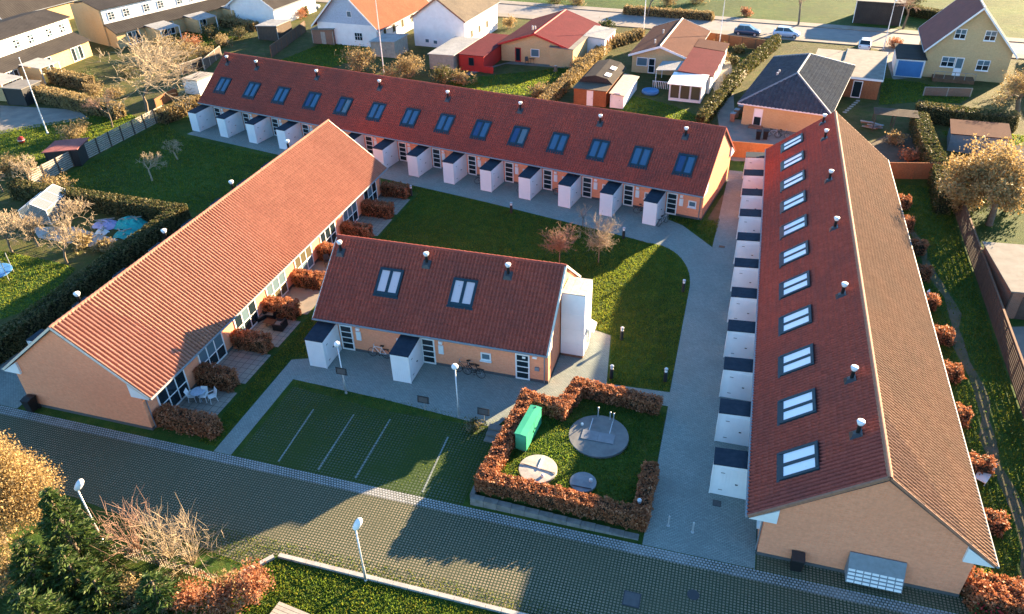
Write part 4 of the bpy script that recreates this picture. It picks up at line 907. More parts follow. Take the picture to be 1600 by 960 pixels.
def plane_tiles(par, poly, mat, w=.42, cst=.42, seed=1):
    """separate tiles on a roof plane; poly starts with its two eave corners"""
    a, b = Vector(poly[0]), Vector(poly[1]); ux = (b-a).normalized(); nz = (Vector(poly[1])-a).cross(Vector(poly[-1])-a).normalized()
    if nz.z < 0: nz = -nz
    uy = nz.cross(ux)
    Q = [((Vector(p)-a).dot(ux), (Vector(p)-a).dot(uy)) for p in poly]; W_ = max(q[0] for q in Q); H_ = max(q[1] for q in Q); nx, ny = round(W_/w), round(H_/cst); w, cst = W_/nx, H_/ny
    I, J = np.meshgrid(np.arange(nx), np.arange(ny), indexing='ij'); O = np.stack([I.ravel()*w, J.ravel()*cst], 1)
    x, y = O[:, 0]+w/2, O[:, 1]+cst/2; keep = np.zeros(len(O), bool); n = len(Q)
    for i in range(n):
        (xa, ya), (xb, yb) = Q[i], Q[(i+1) % n]; h = (ya > y) != (yb > y)
        with np.errstate(divide='ignore', invalid='ignore'): keep ^= h & (x < (xb-xa)*(y-ya)/(yb-ya)+xa)
    O = O[keep]; k = len(PROF); rng = np.random.default_rng(seed)
    lo = np.stack([PROF[:, 0]*w, np.full(k, -.05), PROF[:, 1]*1.1+.045], 1); hi = np.stack([PROF[:, 0]*w, np.full(k, cst), PROF[:, 1]*1.1+.01], 1); ed = lo-np.array([0, -.004, .04])
    tv_ = np.concatenate([lo, hi, ed]); fa = np.array([[j, j+1, k+j+1, k+j] for j in range(k-1)]+[[2*k+j, 2*k+j+1, j+1, j] for j in range(k-1)])
    V = np.repeat(tv_[None], len(O), 0); V[:, :, 0] += O[:, 0:1]; V[:, :, 1] += O[:, 1:2]
    Mx = np.array([ux, uy, nz]); V = V.reshape(-1, 3)@Mx+np.array(a)
    F = (np.arange(len(O))*3*k)[:, None, None]+fa[None]
    o = raw('roof_tiles', V, 0, mat, par, np.repeat(rng.uniform(0, 1, len(O)), 3*k), F.reshape(-1, 4)); o['kind'] = 'stuff'
m_bktile = tilemat('blue_black_tile', (.045, .060, .078), (.055, .072, .092), (.068, .085, .104), (.07, .078, .085))
for i_, f in enumerate(((A_, B_, E_), (B_, C_, F_, E_), (C_, D_, F_), (D_, A_, E_, F_))): plane_tiles([o for o in t.children if o.name.startswith('roof')][i_], f, m_bktile, seed=i_)
for a, b in ((A_, E_), (B_, E_), (C_, F_), (D_, F_), (E_, F_)): MB().tube([(a[0], a[1], a[2]+.09), (b[0], b[1], b[2]+.09)], .12, 6).build('hip_cap', m_zinc, t)
for a, b in ((A_, B_), (B_, C_), (C_, D_), (D_, A_)): MB().tube([(a[0], a[1], ze-.06), (b[0], b[1], ze-.06)], .09, 6).build('gutter', m_white, t)
window(t, 'door', 'f', 1.75, .05, 1.0, 2.05, (1,), (.55, 1), [g_dark, g_pale], .12); box(t, 'door_step', m_rbrick, (1.75, -.5, .1), (1.5, .8, .2))
for y in (7.2, 8.3): MB().box(1.9, 2.1, y, y+.2, 3.4, 4.2).build('chimney', m_galv, t)
t = T('garage', 'flat roofed garage with red brown boarded wall beside the hipped house', 'garage', (11.9, 102.2, 0), d5(-8))
MB().box(0, 4.6, 0, 12, -.1, 2.35).build('wall', m_owood, t); MB().box(-.25, 4.85, -.3, 12.3, 2.352, 2.6).build('roof_edge', m_white, t); MB().box(-.2, 4.8, -.25, 12.25, 2.602, 2.63).build('roof', m_fgrey, t)
window(t, 'door', 'f', 2.1, .02, 1.1, 2.1, (1,), (1,), [g_dark], .09)
box(t, 'side_roof', m_pave2, (-2.2, 9.5, 2.3), (3.6, 5, .1)); box(t, 'side_wall', m_rbrick, (-2.2, 9.5, 1.1), (3.4, 4.6, 2.2))
for i in range(7):
    p = G(1322+i*3.2, 168-i*3.5) if False else G(1320+i*3.4, 176-i*3.0); t = T('stepping_stone', 'pale stepping stone in the grass behind the boarded garage', 'stone', (p[0], p[1], .016), .3*i, 'stepping stones'); MB().lathe([(.26, -.01), (.27, .03), (.2, .04)], n=8).build('slab', m_conc, t)
# tall gabled house
t = house('tall_house', 'tall yellow brick house with dark red steep roof and white windows', (23.0, 112.6), d5(-4), 9.6, 11, 3.9, 9.0, m_ybrick, m_brroof, .55, rm2=m_tanroof)
for r_ in t.children:
    if r_.name.startswith('roof') and r_.data.materials[0] == m_brroof: r_.data.materials[0] = M('dark_red_roof', (.18, .05, .04), (.14, .04, .035), 1.2, .8, .5, 9, .03)
for x, z, w_, h_, cl in ((3.1, 5.1, 1.3, 1.25, (.5, 1)), (6.5, 5.1, 1.3, 1.25, (.5, 1)), (2.6, 1.5, 1.6, 1.3, (.5, 1)), (6.7, 1.35, 1.5, 1.35, (.5, 1))): window(t, 'window', 'f', x, z, w_, h_, cl, (.5, 1), [g_dark, g_mid], .08, sill=True)
window(t, 'door', 'f', 3.95, .45, .95, 2.35, (1,), (.4, 1), [g_pale, g_mid], .1); MB().box(1.2, 6.0, -1.8, -.02, -.05, .45).build('deck', m_wood, t)
for i in range(5): MB().tube([(1.2+i*1.2, -1.75, .45), (1.2+i*1.2, -1.75, 1.35)], .04, 5).build('railing_post', m_gwood, t)
MB().box(1.2, 6.0, -1.8, -1.72, 1.3, 1.37).build('handrail', m_gwood, t)
t = outbuilding('garden shed with bright blue door wall and corrugated roof', (19.5, 112.0), d5(-4), 3.3, 7, 2.3, 2.35, m_white, m_dkroof)
MB().box(.15, 3.15, -.05, -.01, .1, 2.1).build('blue_panel', m_blue, t)
t = T('pergola', 'dark timber pergola frame between the vegetable bed and the small lawn', 'pergola', (*G(1362, 205)[:2], 0), d5(-3))
for x in (0, 2, 4.2):
    for y in (0, 2.2): MB().box(x, x+.1, y, y+.1, 0, 1.9).build('post', m_dwood, t)
for i in range(7): box(t, 'slat', m_dwood, (2.15, .1+i*.36, 1.95), (4.6, .16, .06))
t = T('timber_pile', 'heap of orange planks and boxes beside the vegetable bed', 'pile', (*G(1365, 200)[:2], 0))
for i in range(9): box(t, 'plank', [m_owood, m_gwood, m_zinc][i % 3], (rng0.uniform(-.8, .8), rng0.uniform(-.4, .4), .08+.07*i), (1.5, .25, .08), (0, .05, rng0.uniform(-.6, .6)))
# white and blue timber gable house, white house
t = house('timber_house', 'white house with pale blue boarded gable and orange red roof', (-64.9, 110.4), d5(-4), 10.4, 17, 3.3, 8.4, m_white, m_orroof, .7, gm=m_blueboard)
window(t, 'window', 'f', 7.2, .9, 1.4, 1.2, (.33, .66, 1), (.5, 1), [g_dark], .06); window(t, 'window', 'f', 6.0, 4.3, .8, .9, (1,), (1,), [g_mid], .06)
for y in (2.5, 5.5, 8.5, 12): window(t, 'window', 'r', y, 1.0, 1.0, 1.3, (1,), (1,), [g_warm], L=10.4)
t = house('white_house', 'white rendered house with mottled grey brown roof', (-49.4, 112.2), d5(-5), 8.6, 13, 4.3, 7.2, m_white, m_tanroof, .3, trim=m_rbrick)
for y in (2.5, 5.5, 8.5): window(t, 'window', 'r', y, 1.2, .9, 1.2, (1,), (1,), [g_warm], L=8.6)
for x, z in ((2.2, .6), (3.6, .5)): window(t, 'window', 'f', x, z, .7, .6, (1,), (1,), [g_mid], .06)
for px, py, w_, d_, lb, wm, rm in ((490, 68, 3.8, 4, 'dark red shed with green grey roof beside the blue boarded gable', m_rbrick, m_fgrey), (582, 88, 3.9, 4.2, 'weathered board shed with white sheet roof before the white houses', m_gwood, m_corr), (405, 62, 3.8, 4, 'pale roofed carport in the hedge corner behind the back row', m_dwood, m_corr)):
    outbuilding(lb, G(px, py)[:2], d5(-4), w_, d_, 2.1, 2.35, wm, rm, 2.0 if px != 405 else None, doorm=m_gwood)
# two storey terraces at the far left
def terrace(label, loc, rz, l, units, porch):
    """facade along local y, facing +x"""
    t = T('terrace_house', label, 'house', (loc[0], loc[1], 0), rz)
    MB().prism([(-8.5, -.1), (0, -.1), (0, 5.5), (-4, 6.3), (-8.5, 5.5)], 0, l, 'y').build('wall', m_ybrick, t)
    MB().box(.0, .06, .25, l-.25, 3.2, 5.45).build('upper_facade', m_white, t)
    MB().prism([(-8.8, 5.52), (-4, 6.38), (.35, 5.5), (.35, 5.62), (-4, 6.5), (-8.8, 5.64)], -.15, l+.15, 'y').build('roof', m_dkroof, t)
    MB().prism([(.061, -.05), (2.6, -.05), (2.6, 2.3), (.061, 3.2)], .2, l-.2, 'y').build('ground_floor', m_ybrick, t)
    MB().prism([(.065, 3.26), (3.0, 2.24), (3.0, 2.36), (.065, 3.38)], .0, l, 'y').build('lower_roof', m_dkroof, t)
    for i in range(units):
        y = (i+.5)*l/units
        for dy in (-1.4, 1.2): window(t, 'window', 'r', y+dy, 3.75, 1.1, 1.25, (.5, 1), (.34, .67, 1), [g_dark, g_mid], .07, L=.06)
        window(t, 'patio_door', 'r', y, .1, 2.2, 2.0, (.34, .67, 1), (1,), [g_dark, g_mid], .09, L=2.6)
    for y, d in porch:
        MB().prism([(2.65, 2.42), (2.65+d, 2.15), (2.65+d, 2.22), (2.65, 2.49)], y, y+3.6, 'y').build('porch_roof', m_corr, t)
        for yy in (y+.1, y+3.4): MB().box(2.5+d, 2.62+d, yy, yy+.12, 0, 2.18).build('porch_post', m_white, t)
        MB().box(2.62, 2.6+d, y-.03, y+.05, 0, 2.2).build('porch_screen', m_ybrick, t)
    return t
terrace('two storey yellow terrace house with white upper wall behind the flagpole', (-99.2, 72.5), 0, 24.2, 4, ((10.5, 3.6), (3.5, 4.0)))
terrace('two storey yellow terrace house standing forward with white verandas', (-97.6, 101.4), d5(-19), 31, 5, ((5.2, 4.2), (12.5, 4.0), (20, 3.5)))
outbuilding('dark timber playhouse with felt roof beside the grey hedge', (-91.3, 75.0), .05, 2.9, 3.2, 2.2, 2.2, m_dark, m_fgrey)
p = G(303, 147); outbuilding('small white ended shed beside the back row roof', (p[0]-1.2, p[1]), d5(-10), 2.6, 3, 1.9, 2.0, m_white, m_gwood)
t = outbuilding('playhouse with pale red roof beside the slatted fence', G(78, 262)[:2], d5(20), 3.4, 3.0, 1.7, 1.9, m_dark, m_palered)
# far side of the street
outbuilding('dark panelled garage with white edges across the street', G(1332, 36)[:2], d5(-6), 7.0, 6, 3.4, 3.4, m_dkroof, m_fgrey, doorm=m_white, name='garage', cat='garage')
house('white_house', 'white house at the corner beyond the tall yellow house', (44, 124), d5(-5), 8, 10, 4, 7, m_white, m_dkroof)
house('white_house', 'white house partly hidden behind the far terrace gardens', (-86, 118.5), d5(-6), 9, 12, 3.2, 6, m_white, m_dkroof)
# east neighbours
house('white_house', 'dark roofed house beyond the first terrace gardens', (-128, 104), d5(-8), 9, 14, 3.2, 6.4, m_ybrick, m_dkroof)
outbuilding('small garden house with rusty roof behind the golden tree', G(1480, 236)[:2], d5(-8), 5.2, 4.2, 1.9, 2.1, m_zinc, m_brroof)
outbuilding('dark roofed shed next to the rusty roofed garden house', (G(1480, 245)[0]+3, G(1480, 245)[1]-4), d5(-8), 4.5, 3.6, 2.1, 1.8, m_rbrick, m_dkroof)
outbuilding('red brown shed with flat pale roof behind the slatted fence', (20.9, 54.2), d5(4), 4.1, 7.0, 2.3, 2.3, m_rbrick, m_fgrey, 1.2, doorm=m_dwood)
outbuilding('shed with mottled corrugated roof behind the flat roofed shed', (27.2, 57), d5(-6), 5, 9, 2.4, 2.8, m_gwood, m_corr)
outbuilding('long low shed with white roof beyond the golden tree', (31.5, 79.5), d5(-8), 5.5, 7, 2.2, 2.4, m_white, m_white)
sheet('neighbour_yard', m_pave2, [(21, 36), (34, 36), (34, 57), (21, 53)], .016)
# ------------------------------------------------------------------ fences and garden walls
def slat_fence(label, a, b, h, n, mat, post, gap=.35, per=1.85, cap=False, slab=.5):
    L = math.dist(a, b); an = math.atan2(b[1]-a[1], b[0]-a[0]); k = round(L/per); s_ = L/k
    t = T('fence', label, 'fence', (a[0], a[1], 0), an)
    for i in range(k+1): box(t, 'post', post, (i*s_, 0, h/2), (.10, .10, h+.1))
    sh = h/n
    for i in range(k):
        for j in range(n): box(t, 'slat', mat, ((i+.5)*s_, -.065, sh*(j+.5)+.03), (s_-.02, .025, sh*(1-gap)), (rng0.uniform(-.02, .02), rng0.uniform(-.003, .003), 0))
        if cap: box(t, 'cap_rail', post, ((i+.5)*s_, 0, h+.08), (s_-.005, .14, .04))
    return t
slat_fence('grey slatted garden fence along the west lawn', (-67.3, 75.5), (-68.0, 54.8), 1.75, 8, m_gwood, m_dwood, .3)
slat_fence('tall brown slatted fence behind the mailbox row house', (20.5, 73), (19.4, 24), 1.8, 9, m_dwood, m_wood, .18, cap=True)
slat_fence('brown slatted cross fence between the neighbour yards', (20.2, 44.2), (32, 43.5), 1.7, 8, m_wood, m_wood, .2)
def board_fence(label, a, b, h, mat, capm, per=2.2):
    L = math.dist(a, b); an = math.atan2(b[1]-a[1], b[0]-a[0]); k = max(1, round(L/per)); s_ = L/k; t = T('fence', label, 'fence', (a[0], a[1], 0), an)
    for i in range(k): box(t, 'panel', mat, ((i+.5)*s_, 0, h/2), (s_-.04, .06, h-.04)); box(t, 'cap_rail', capm, ((i+.5)*s_, 0, h+.01), (s_, .11, .05))
    for i in range(k+1): box(t, 'post', capm, (i*s_, 0, h/2), (.12, .12, h+.08))
    return t
board_fence('orange timber fence between the two row house gables', (-.5, 79.6), (6.5, 79.6), 1.7, m_owood, m_owood)
board_fence('orange timber fence between the mailbox row house and the tall hedge', (13.4, 77.2), (19.8, 78.6), 1.7, m_owood, m_owood)
board_fence('dark brown garden fence behind the back row beside the lawn', G(425, 90)[:2], G(478, 50)[:2], 1.7, m_dwood, m_wood)
board_fence('brown timber fence along the street by the parked hatchback', G(1098, 66)[:2], G(1200, 80)[:2], 1.5, m_owood, m_wood)
board_fence('low fence between the hipped house and the lawn with shed', G(1098, 195)[:2], G(1165, 120)[:2], 1.1, m_gwood, m_cream)
board_fence('dark fence corner behind the back row end', G(320, 110)[:2], G(346, 88)[:2], 1.5, m_dwood, m_gwood)
board_fence('dark fence beside the small white ended shed', G(285, 118)[:2], G(318, 106)[:2], 1.5, m_dwood, m_gwood)
board_fence('brown timber fence in front of the tall yellow house', G(1442, 150)[:2], G(1515, 152)[:2], 1.1, m_rbrick, m_gwood)
board_fence('rusty low wall under the big bare tree', G(245, 170)[:2], G(278, 150)[:2], 1.2, m_owood, m_wood)
wf = T('wicker_fence', 'low woven stick fence under the bushes on the bank', 'fence', (*G(150, 855)[:2], 0)); q0, q1 = np.array(G(150, 855)), np.array(G(345, 912))
for i in range(60):
    f = i/59; p = (q1-q0)*f; MB().tube([(p[0], p[1], -.05), (p[0]+rng0.uniform(-.04, .04), p[1]+rng0.uniform(-.1, .1), rng0.uniform(.55, .75))], .022, 5).build('stake', m_gwood, wf)
for z in (.2, .4, .58): MB().tube([(*((q1-q0)*f)[:2]+np.array([0, .03*math.sin(f*90+z*9)]), z) for f in np.linspace(0, 1, 60)], .02, 4).build('woven_rod', m_wood, wf)
dk = T('timber_deck', 'corner of a weathered timber deck on the bank by the beech bush', 'deck', (*G(455, 972)[:2], 0), -.12)
for i in range(6): box(dk, 'plank', m_gwood, (0, -.5+i*.2, .2), (2.2, .18, .05))
for x in (-.9, .9): box(dk, 'joist', m_dwood, (x, 0, .08), (.1, 1.2, .17))
# ------------------------------------------------------------------ hedges, trees and shrubs round about
gh = dict(lm=l_hedge, core=m_gcore, ls=.09, dens=130, toptint=.34)
hc, h0_, h1_ = G(284, 324, 1.75), G(15, 283, 1.75), G(0, 512, 1.75)
hedge('long clipped green hedge enclosing the orchard garden, tan on top', [(h0_[0], h0_[1]), (hc[0]-.5, hc[1]), (h1_[0]+.6, h1_[1]), (h1_[0]+.6, 27.5)], 1.25, 1.75, 80, **gh)
def hp(label, pts, w, h, seed, **k): hedge(label, [G(*p, h*.8)[:2] for p in pts], w, h, seed, **{**gh, **k})
tanh = dict(lm=l_tan, core=m_core, toptint=.2, dens=90, ls=.11, rough=.14)
hp('tan clipped hedge along the grey garden path', [(50, 138), (110, 152), (185, 168)], 1.6, 1.8, 81, **tanh)
hp('shorter tan hedge before the terrace verandas', [(78, 112), (140, 125)], 1.5, 1.8, 82, **tanh)
hp('tan hedge running from the back row to the slatted fence', [(250, 178), (315, 152)], 1.5, 1.6, 83, **tanh)
hp('tall clipped hedge between the small lawn and the golden tree', [(1432, 165), (1520, 178), (1590, 182)], 1.7, 2.0, 84, dens=110)
hp('clipped hedge leading from the orange fence to the tall clipped hedge', [(1437, 180), (1452, 225), (1470, 258)], 1.5, 1.9, 85, dens=110)
hp('brown and green hedge above the brown slatted fence', [(1468, 262), (1478, 312)], 1.3, 1.9, 86, dens=110)
hp('long clipped hedge between the bungalow lawn and the hipped house', [(1095, 185), (1160, 105), (1215, 58)], 1.1, 1.6, 87, **{**tanh, 'lm': l_hedge, 'toptint': .3})
hp('brown hedge between the maroon house and the barrel roofed shed', [(840, 165), (905, 105), (950, 65), (1003, 48)], 1.3, 1.4, 88, **tanh)
hp('low tan hedge on the far street side', [(975, 12), (1115, 22)], 1.4, 1.3, 89, **tanh)
hp('hedge behind the garage across the street', [(1405, 8), (1480, 22)], 1.6, 1.6, 90, dens=80)
hp('reddish hedge between the two terraces and the road', [(0, 12), (60, 6), (100, 0)], 1.5, 1.5, 93, **{**tanh, 'lm': l_beech})
hp('dark hedge behind the far terrace gardens', [(360, 18), (480, 12)], 1.6, 1.6, 91, dens=80)
hp('tan hedge at the far terrace veranda end', [(345, 30), (400, 38)], 1.4, 1.4, 92, **tanh)
bare_tree('large spreading bare tree over the garden beyond the slatted fence', G(232, 180), 9.6, 41, m_twig, levels=5, trunk=.10, ang=(22, 52), r=.09, kids=(3, 4), up=.10, ratio=.86, twr=1.9, wide=1.45)
bare_tree('leaning bare tree beside the big bare tree and the fence', G(176, 200), 4.6, 42, m_rtwig, levels=4, trunk=.3, ang=(20, 50), r=.08, twr=1.2)
for i, (px, py, h, lb) in enumerate(((20, 395, 3.6, 'pale fruit tree at the orchard edge nearest the greenhouse'), (106, 412, 3.4, 'pale spreading fruit tree beside the clipped hedge'), (60, 300, 3.2, 'bare fruit tree between greenhouse and hedge'), (112, 365, 2.8, 'bare fruit bush beside the tarpaulins'), (60, 385, 2.8, 'bare fruit tree in front of the greenhouse'), (5, 300, 3.6, 'bare fruit tree behind the greenhouse'))):
    bare_tree(lb, G(px, py), h*1.25, 60+i, m_twig, levels=4, trunk=.14, ang=(22, 58), r=.05, kids=(4, 5), ratio=.74, group='fruit trees of the orchard garden', twr=1.3)
bare_tree('large golden leaved tree behind the slatted fence', G(1545, 352), 6.8, 45, m_twig, levels=4, trunk=.16, ang=(25, 60), r=.16, leafmat_=l_gold, leafn=16000, leafs=.12, spread=.45, up=.15, ratio=.78)
bare_tree('golden leaved tree on the bank at the driveway corner', (-34.6, 17.9, 0), 5.6, 46, m_twig, levels=4, trunk=.08, ang=(20, 60), r=.10, leafmat_=l_gold, leafn=52000, leafs=.06, spread=.5, up=.15, ratio=.8)
bare_tree('bare brown tree in front of the tall yellow house', G(1590, 175), 4.5, 47, m_rtwig, levels=4, trunk=.15, ang=(20, 55), r=.1, leafmat_=l_tan, leafn=3500, leafs=.09, spread=.4, twr=1.2)
bare_tree('street tree with pale bark on the lawn across the road', G(1247, 40), 6.5, 48, m_rtwig, levels=4, trunk=.3, r=.14, twr=1.4)
bare_tree('street tree beside the dark garage across the road', G(1411, 45), 6.5, 49, m_rtwig, levels=4, trunk=.3, r=.14, twr=1.4)
bare_tree('street tree behind the pale utility pole across the road', G(1012, 26), 5.5, 53, m_rtwig, levels=4, trunk=.35, r=.12, twr=1.4)
conifer('dark conifer behind the golden tree and the corrugated shed', (30.5, 66.5, 0), 5.0, 2.2, 50)
for i, (px, py, z, h, r, lb) in enumerate(((72, 768, 6, 6.2, 1.7, 'tall dark conifer beside the golden tree on the bank'), (95, 860, 3.8, 4.0, 1.6, 'broad conifer in front of the tall dark conifer'), (30, 850, 4.4, 4.6, 1.8, 'conifer below the golden tree on the bank'), (235, 905, 2.6, 2.9, 1.5, 'small light green conifer beside the beech bushes'), (140, 895, 2.8, 3.0, 1.4, 'slim conifer behind the woven stick fence'), (30, 930, 4.4, 4.6, 2.2, 'dark conifer beside the straw coloured undergrowth of the bank'))):
    p = G(px, py, z); conifer(lb, (p[0], p[1], 0), h, r, 100+i, 'conifers on the planted bank')
for i, (px, py, h, lb) in enumerate(((215, 862, 2.6, 'reddish bare shrub beside the lamp post on the bank'), (265, 870, 2.6, 'pale bare shrub above the woven stick fence'), (300, 880, 2.0, 'sprawling bare shrub at the kerb end'))):
    shrub(lb, G(px, py), 1.9, h*1.1, 110+i, l_tan, 0, .05, 'bare_shrub', tw=[m_rtwig, m_twig, m_twig][i], stems=38, group='bare shrubs on the bank')
for i, (px, py, r, h, lb) in enumerate(((402, 935, 1.0, 1.7, 'round copper beech bush on the bank by the kerb corner'), (300, 950, .9, 1.2, 'copper beech bush between the conifers'), (350, 958, .8, 1.2, 'small copper beech bush beside the deck'))):
    shrub(lb, G(px, py), r, h, 120+i, l_beech, 2600, .07, group='copper beech bushes on the bank')
for i, (px, py, r, h, lm, lb) in enumerate(((562, 112, 2.6, 2.6, l_tan, 'wide tan bush behind the back row roof by the white mast'), (640, 122, 2.4, 2.2, l_tan, 'rounded tan bush behind the back row roof'), (695, 130, 1.8, 1.6, l_hedge, 'grey green bush behind the back row ridge beside the red outbuilding'), (290, 95, 2.6, 2.0, l_tan, 'tan thicket behind the big bare tree'), (255, 85, 2.2, 1.8, l_tan, 'tan thicket before the terrace veranda'), (330, 60, 1.8, 1.4, l_hedge, 'low mixed bush on the far garden lawn'), (905, 108, 1.2, 1.1, l_tan, 'tan bush at the corner of the yellow maroon roofed house'), (945, 78, 1.0, 1.0, l_tan, 'tan bush along the bungalow hedge'), (845, 152, 1.6, 1.0, l_tan, 'low brown bush behind the back row near the sunny lawn'), (120, 215, 1.8, 1.2, l_tan, 'brown bush beside the flagpole'), (20, 272, 2.0, 1.6, l_tan, 'tan bush at the end of the slatted fence'), (1165, 25, 1.0, 1.0, l_beech, 'reddish round bush across the street'), (1395, 75, 1.1, 1.0, l_beech, 'brown bush beside the garage drive'), (795, 45, 1.2, 1.4, l_gold, 'golden bush behind the maroon roof'), (948, 45, 1.2, 1.0, l_green, 'green bush at the street corner of the maroon roofed house'), (140, 135, 1.3, 1.6, l_green, 'dark green bush by the terrace patio'), (400, 25, 2.0, 1.6, l_hedge, 'dark green bush by the far parked cars'), (1570, 330, 1.6, 1.8, l_green, 'dark green bush under the golden tree'), (1500, 40, 1.6, 1.5, l_hedge, 'green bush behind the tall yellow house'), (1145, 100, .8, .7, l_hedge, 'small bush on the bungalow side lawn'), (1130, 95, .9, .9, l_tan, 'tan bush on the bungalow side lawn'))):
    shrub(lb, G(px, py), r, h, 130+i, lm, int(900*r), .11)
for i, (px, py, r, h, lm, lb) in enumerate(((20, 905, 1.3, 1.5, l_tan, 'straw coloured undergrowth below the golden tree on the bank'), (95, 925, 1.2, 1.0, l_hedge, 'dark undergrowth between the conifers on the bank'), (160, 925, 1.2, 1.0, l_hedge, 'green undergrowth in front of the woven stick fence'), (215, 935, 1.1, .9, l_tan, 'brown undergrowth beside the copper beech bushes'), (0, 850, 1.6, 2.0, l_tan, 'tall straw coloured bush beside the golden tree'), (270, 925, .9, .8, l_hedge, 'low green bush beside the copper beech bush'), (350, 925, .8, .7, l_tan, 'dry low bush at the kerb end'))):
    shrub(lb, G(px, py), r, h, 170+i, lm, int(1500*r), .08)
for i, (px, py, r, h, lm, lb) in enumerate(((62, 118, 1.3, 1.4, l_hedge, 'dark bush before the pergola of the first terrace'), (150, 150, 1.5, 1.3, l_tan, 'tan bush beneath the large bare tree'), (180, 155, 1.4, 1.2, l_tan, 'second tan bush beneath the large bare tree'), (205, 120, 1.6, 1.2, l_hedge, 'dark hedge bush between the terrace gables'), (240, 100, 2.0, 1.4, l_tan, 'brown thicket between the terrace gardens'), (300, 80, 2.0, 1.5, l_beech, 'reddish thicket on the far garden lawn'), (325, 92, 1.8, 1.3, l_tan, 'tan thicket by the dark fence corner'), (350, 72, 1.6, 1.2, l_tan, 'tan bush near the pale roofed carport'), (375, 60, 1.5, 1.2, l_hedge, 'green bush near the pale roofed carport'), (310, 38, 1.4, 1.0, l_hedge, 'bush by the last veranda'), (365, 40, 1.6, 1.2, l_tan, 'brown bush before the hidden white house'), (440, 30, 1.8, 1.4, l_tan, 'brown bush by the far parked cars'), (470, 28, 1.6, 1.2, l_beech, 'reddish bush behind the dark red shed near the parked cars'), (610, 130, 1.8, 1.3, l_tan, 'low tan bush between the white mast and the rounded bush'), (725, 132, 1.4, 1.2, l_tan, 'dry bush beside the lawn of the red outbuilding'), (875, 145, 1.2, .9, l_tan, 'dry bush by the brown hedge of the sunny lawn'), (1140, 130, 1.0, .8, l_tan, 'dry bush at the long clipped hedge'), (1120, 80, 1.2, 1.0, l_tan, 'dry bush by the timber street fence'), (1155, 82, 1.0, .8, l_hedge, 'green bush by the timber street fence'), (1400, 225, 1.2, .9, l_tan, 'dry plants in the vegetable bed'), (1420, 250, 1.0, .8, l_beech, 'reddish plants in the vegetable bed'), (1520, 330, 1.8, 1.6, l_green, 'dark bush under the golden tree by the slatted fence'), (1490, 325, 1.4, 1.3, l_green, 'dark bush beside the tall brown slatted fence'), (1585, 150, 2.0, 2.0, l_tan, 'large dry bush beside the tall yellow house'), (1040, 8, 2.0, 1.3, l_tan, 'dry thicket across the street behind the utility pole'), (1090, 5, 1.8, 1.2, l_tan, 'dry thicket across the street beside the reddish bush'), (870, 5, 2.2, 1.4, l_hedge, 'bush across the street behind the maroon roof'), (905, 8, 1.6, 1.0, l_tan, 'dry bush across the street corner'), (1430, 5, 2.0, 1.6, l_hedge, 'green bush behind the dark garage'), (90, 300, 1.5, 1.2, l_tan, 'dry bush by the orchard hedge'), (130, 385, 1.2, .9, l_tan, 'dry bush by the orchard paving'), (165, 392, 1.0, .7, l_tan, 'dry low plants along the hedge foot'))):
    shrub(lb, G(px, py), r, h, 190+i, lm, int(700*r), .11)
# ------------------------------------------------------------------ poles, cars, odds and ends
def mast(label, px, py, h, r=.07, lampm=False, name='flagpole', cat='pole'):
    t = T(name, label, cat, (*G(px, py)[:2], 0)); MB().lathe([(r, -.05), (r, h*.3), (r*.5, h)], n=8).build('pole', m_lampw, t)
    MB().lathe([(r*2, 0), (r*2, .2), (r, .3)], n=8).build('foot', m_galv, t); MB().lathe([(.02, h), (.09, h+.08), (.02, h+.16)], n=8).build('finial', m_lampw, t)
    if lampm: MB().box(-.12, .12, -.9, .1, h-.1, h+.06).build('lamp_head', m_galv, t)
    return t
mast('white flagpole on the lawn before the terrace houses', 75, 210, 8.9); mast('white mast behind the tan bushes of the back row', 600, 115, 10.5)
mast('pale street lamp mast in front of the parked hatchbacks', 1123, 76, 7.5, lampm=True, name='street_lamp', cat='lamp'); mast('pale utility pole beside the brown roofed bungalow', 1005, 56, 8.0, .09); mast('pale pole by the garage drive', 1380, 78, 7.0, .07, True, 'street_lamp', 'lamp')
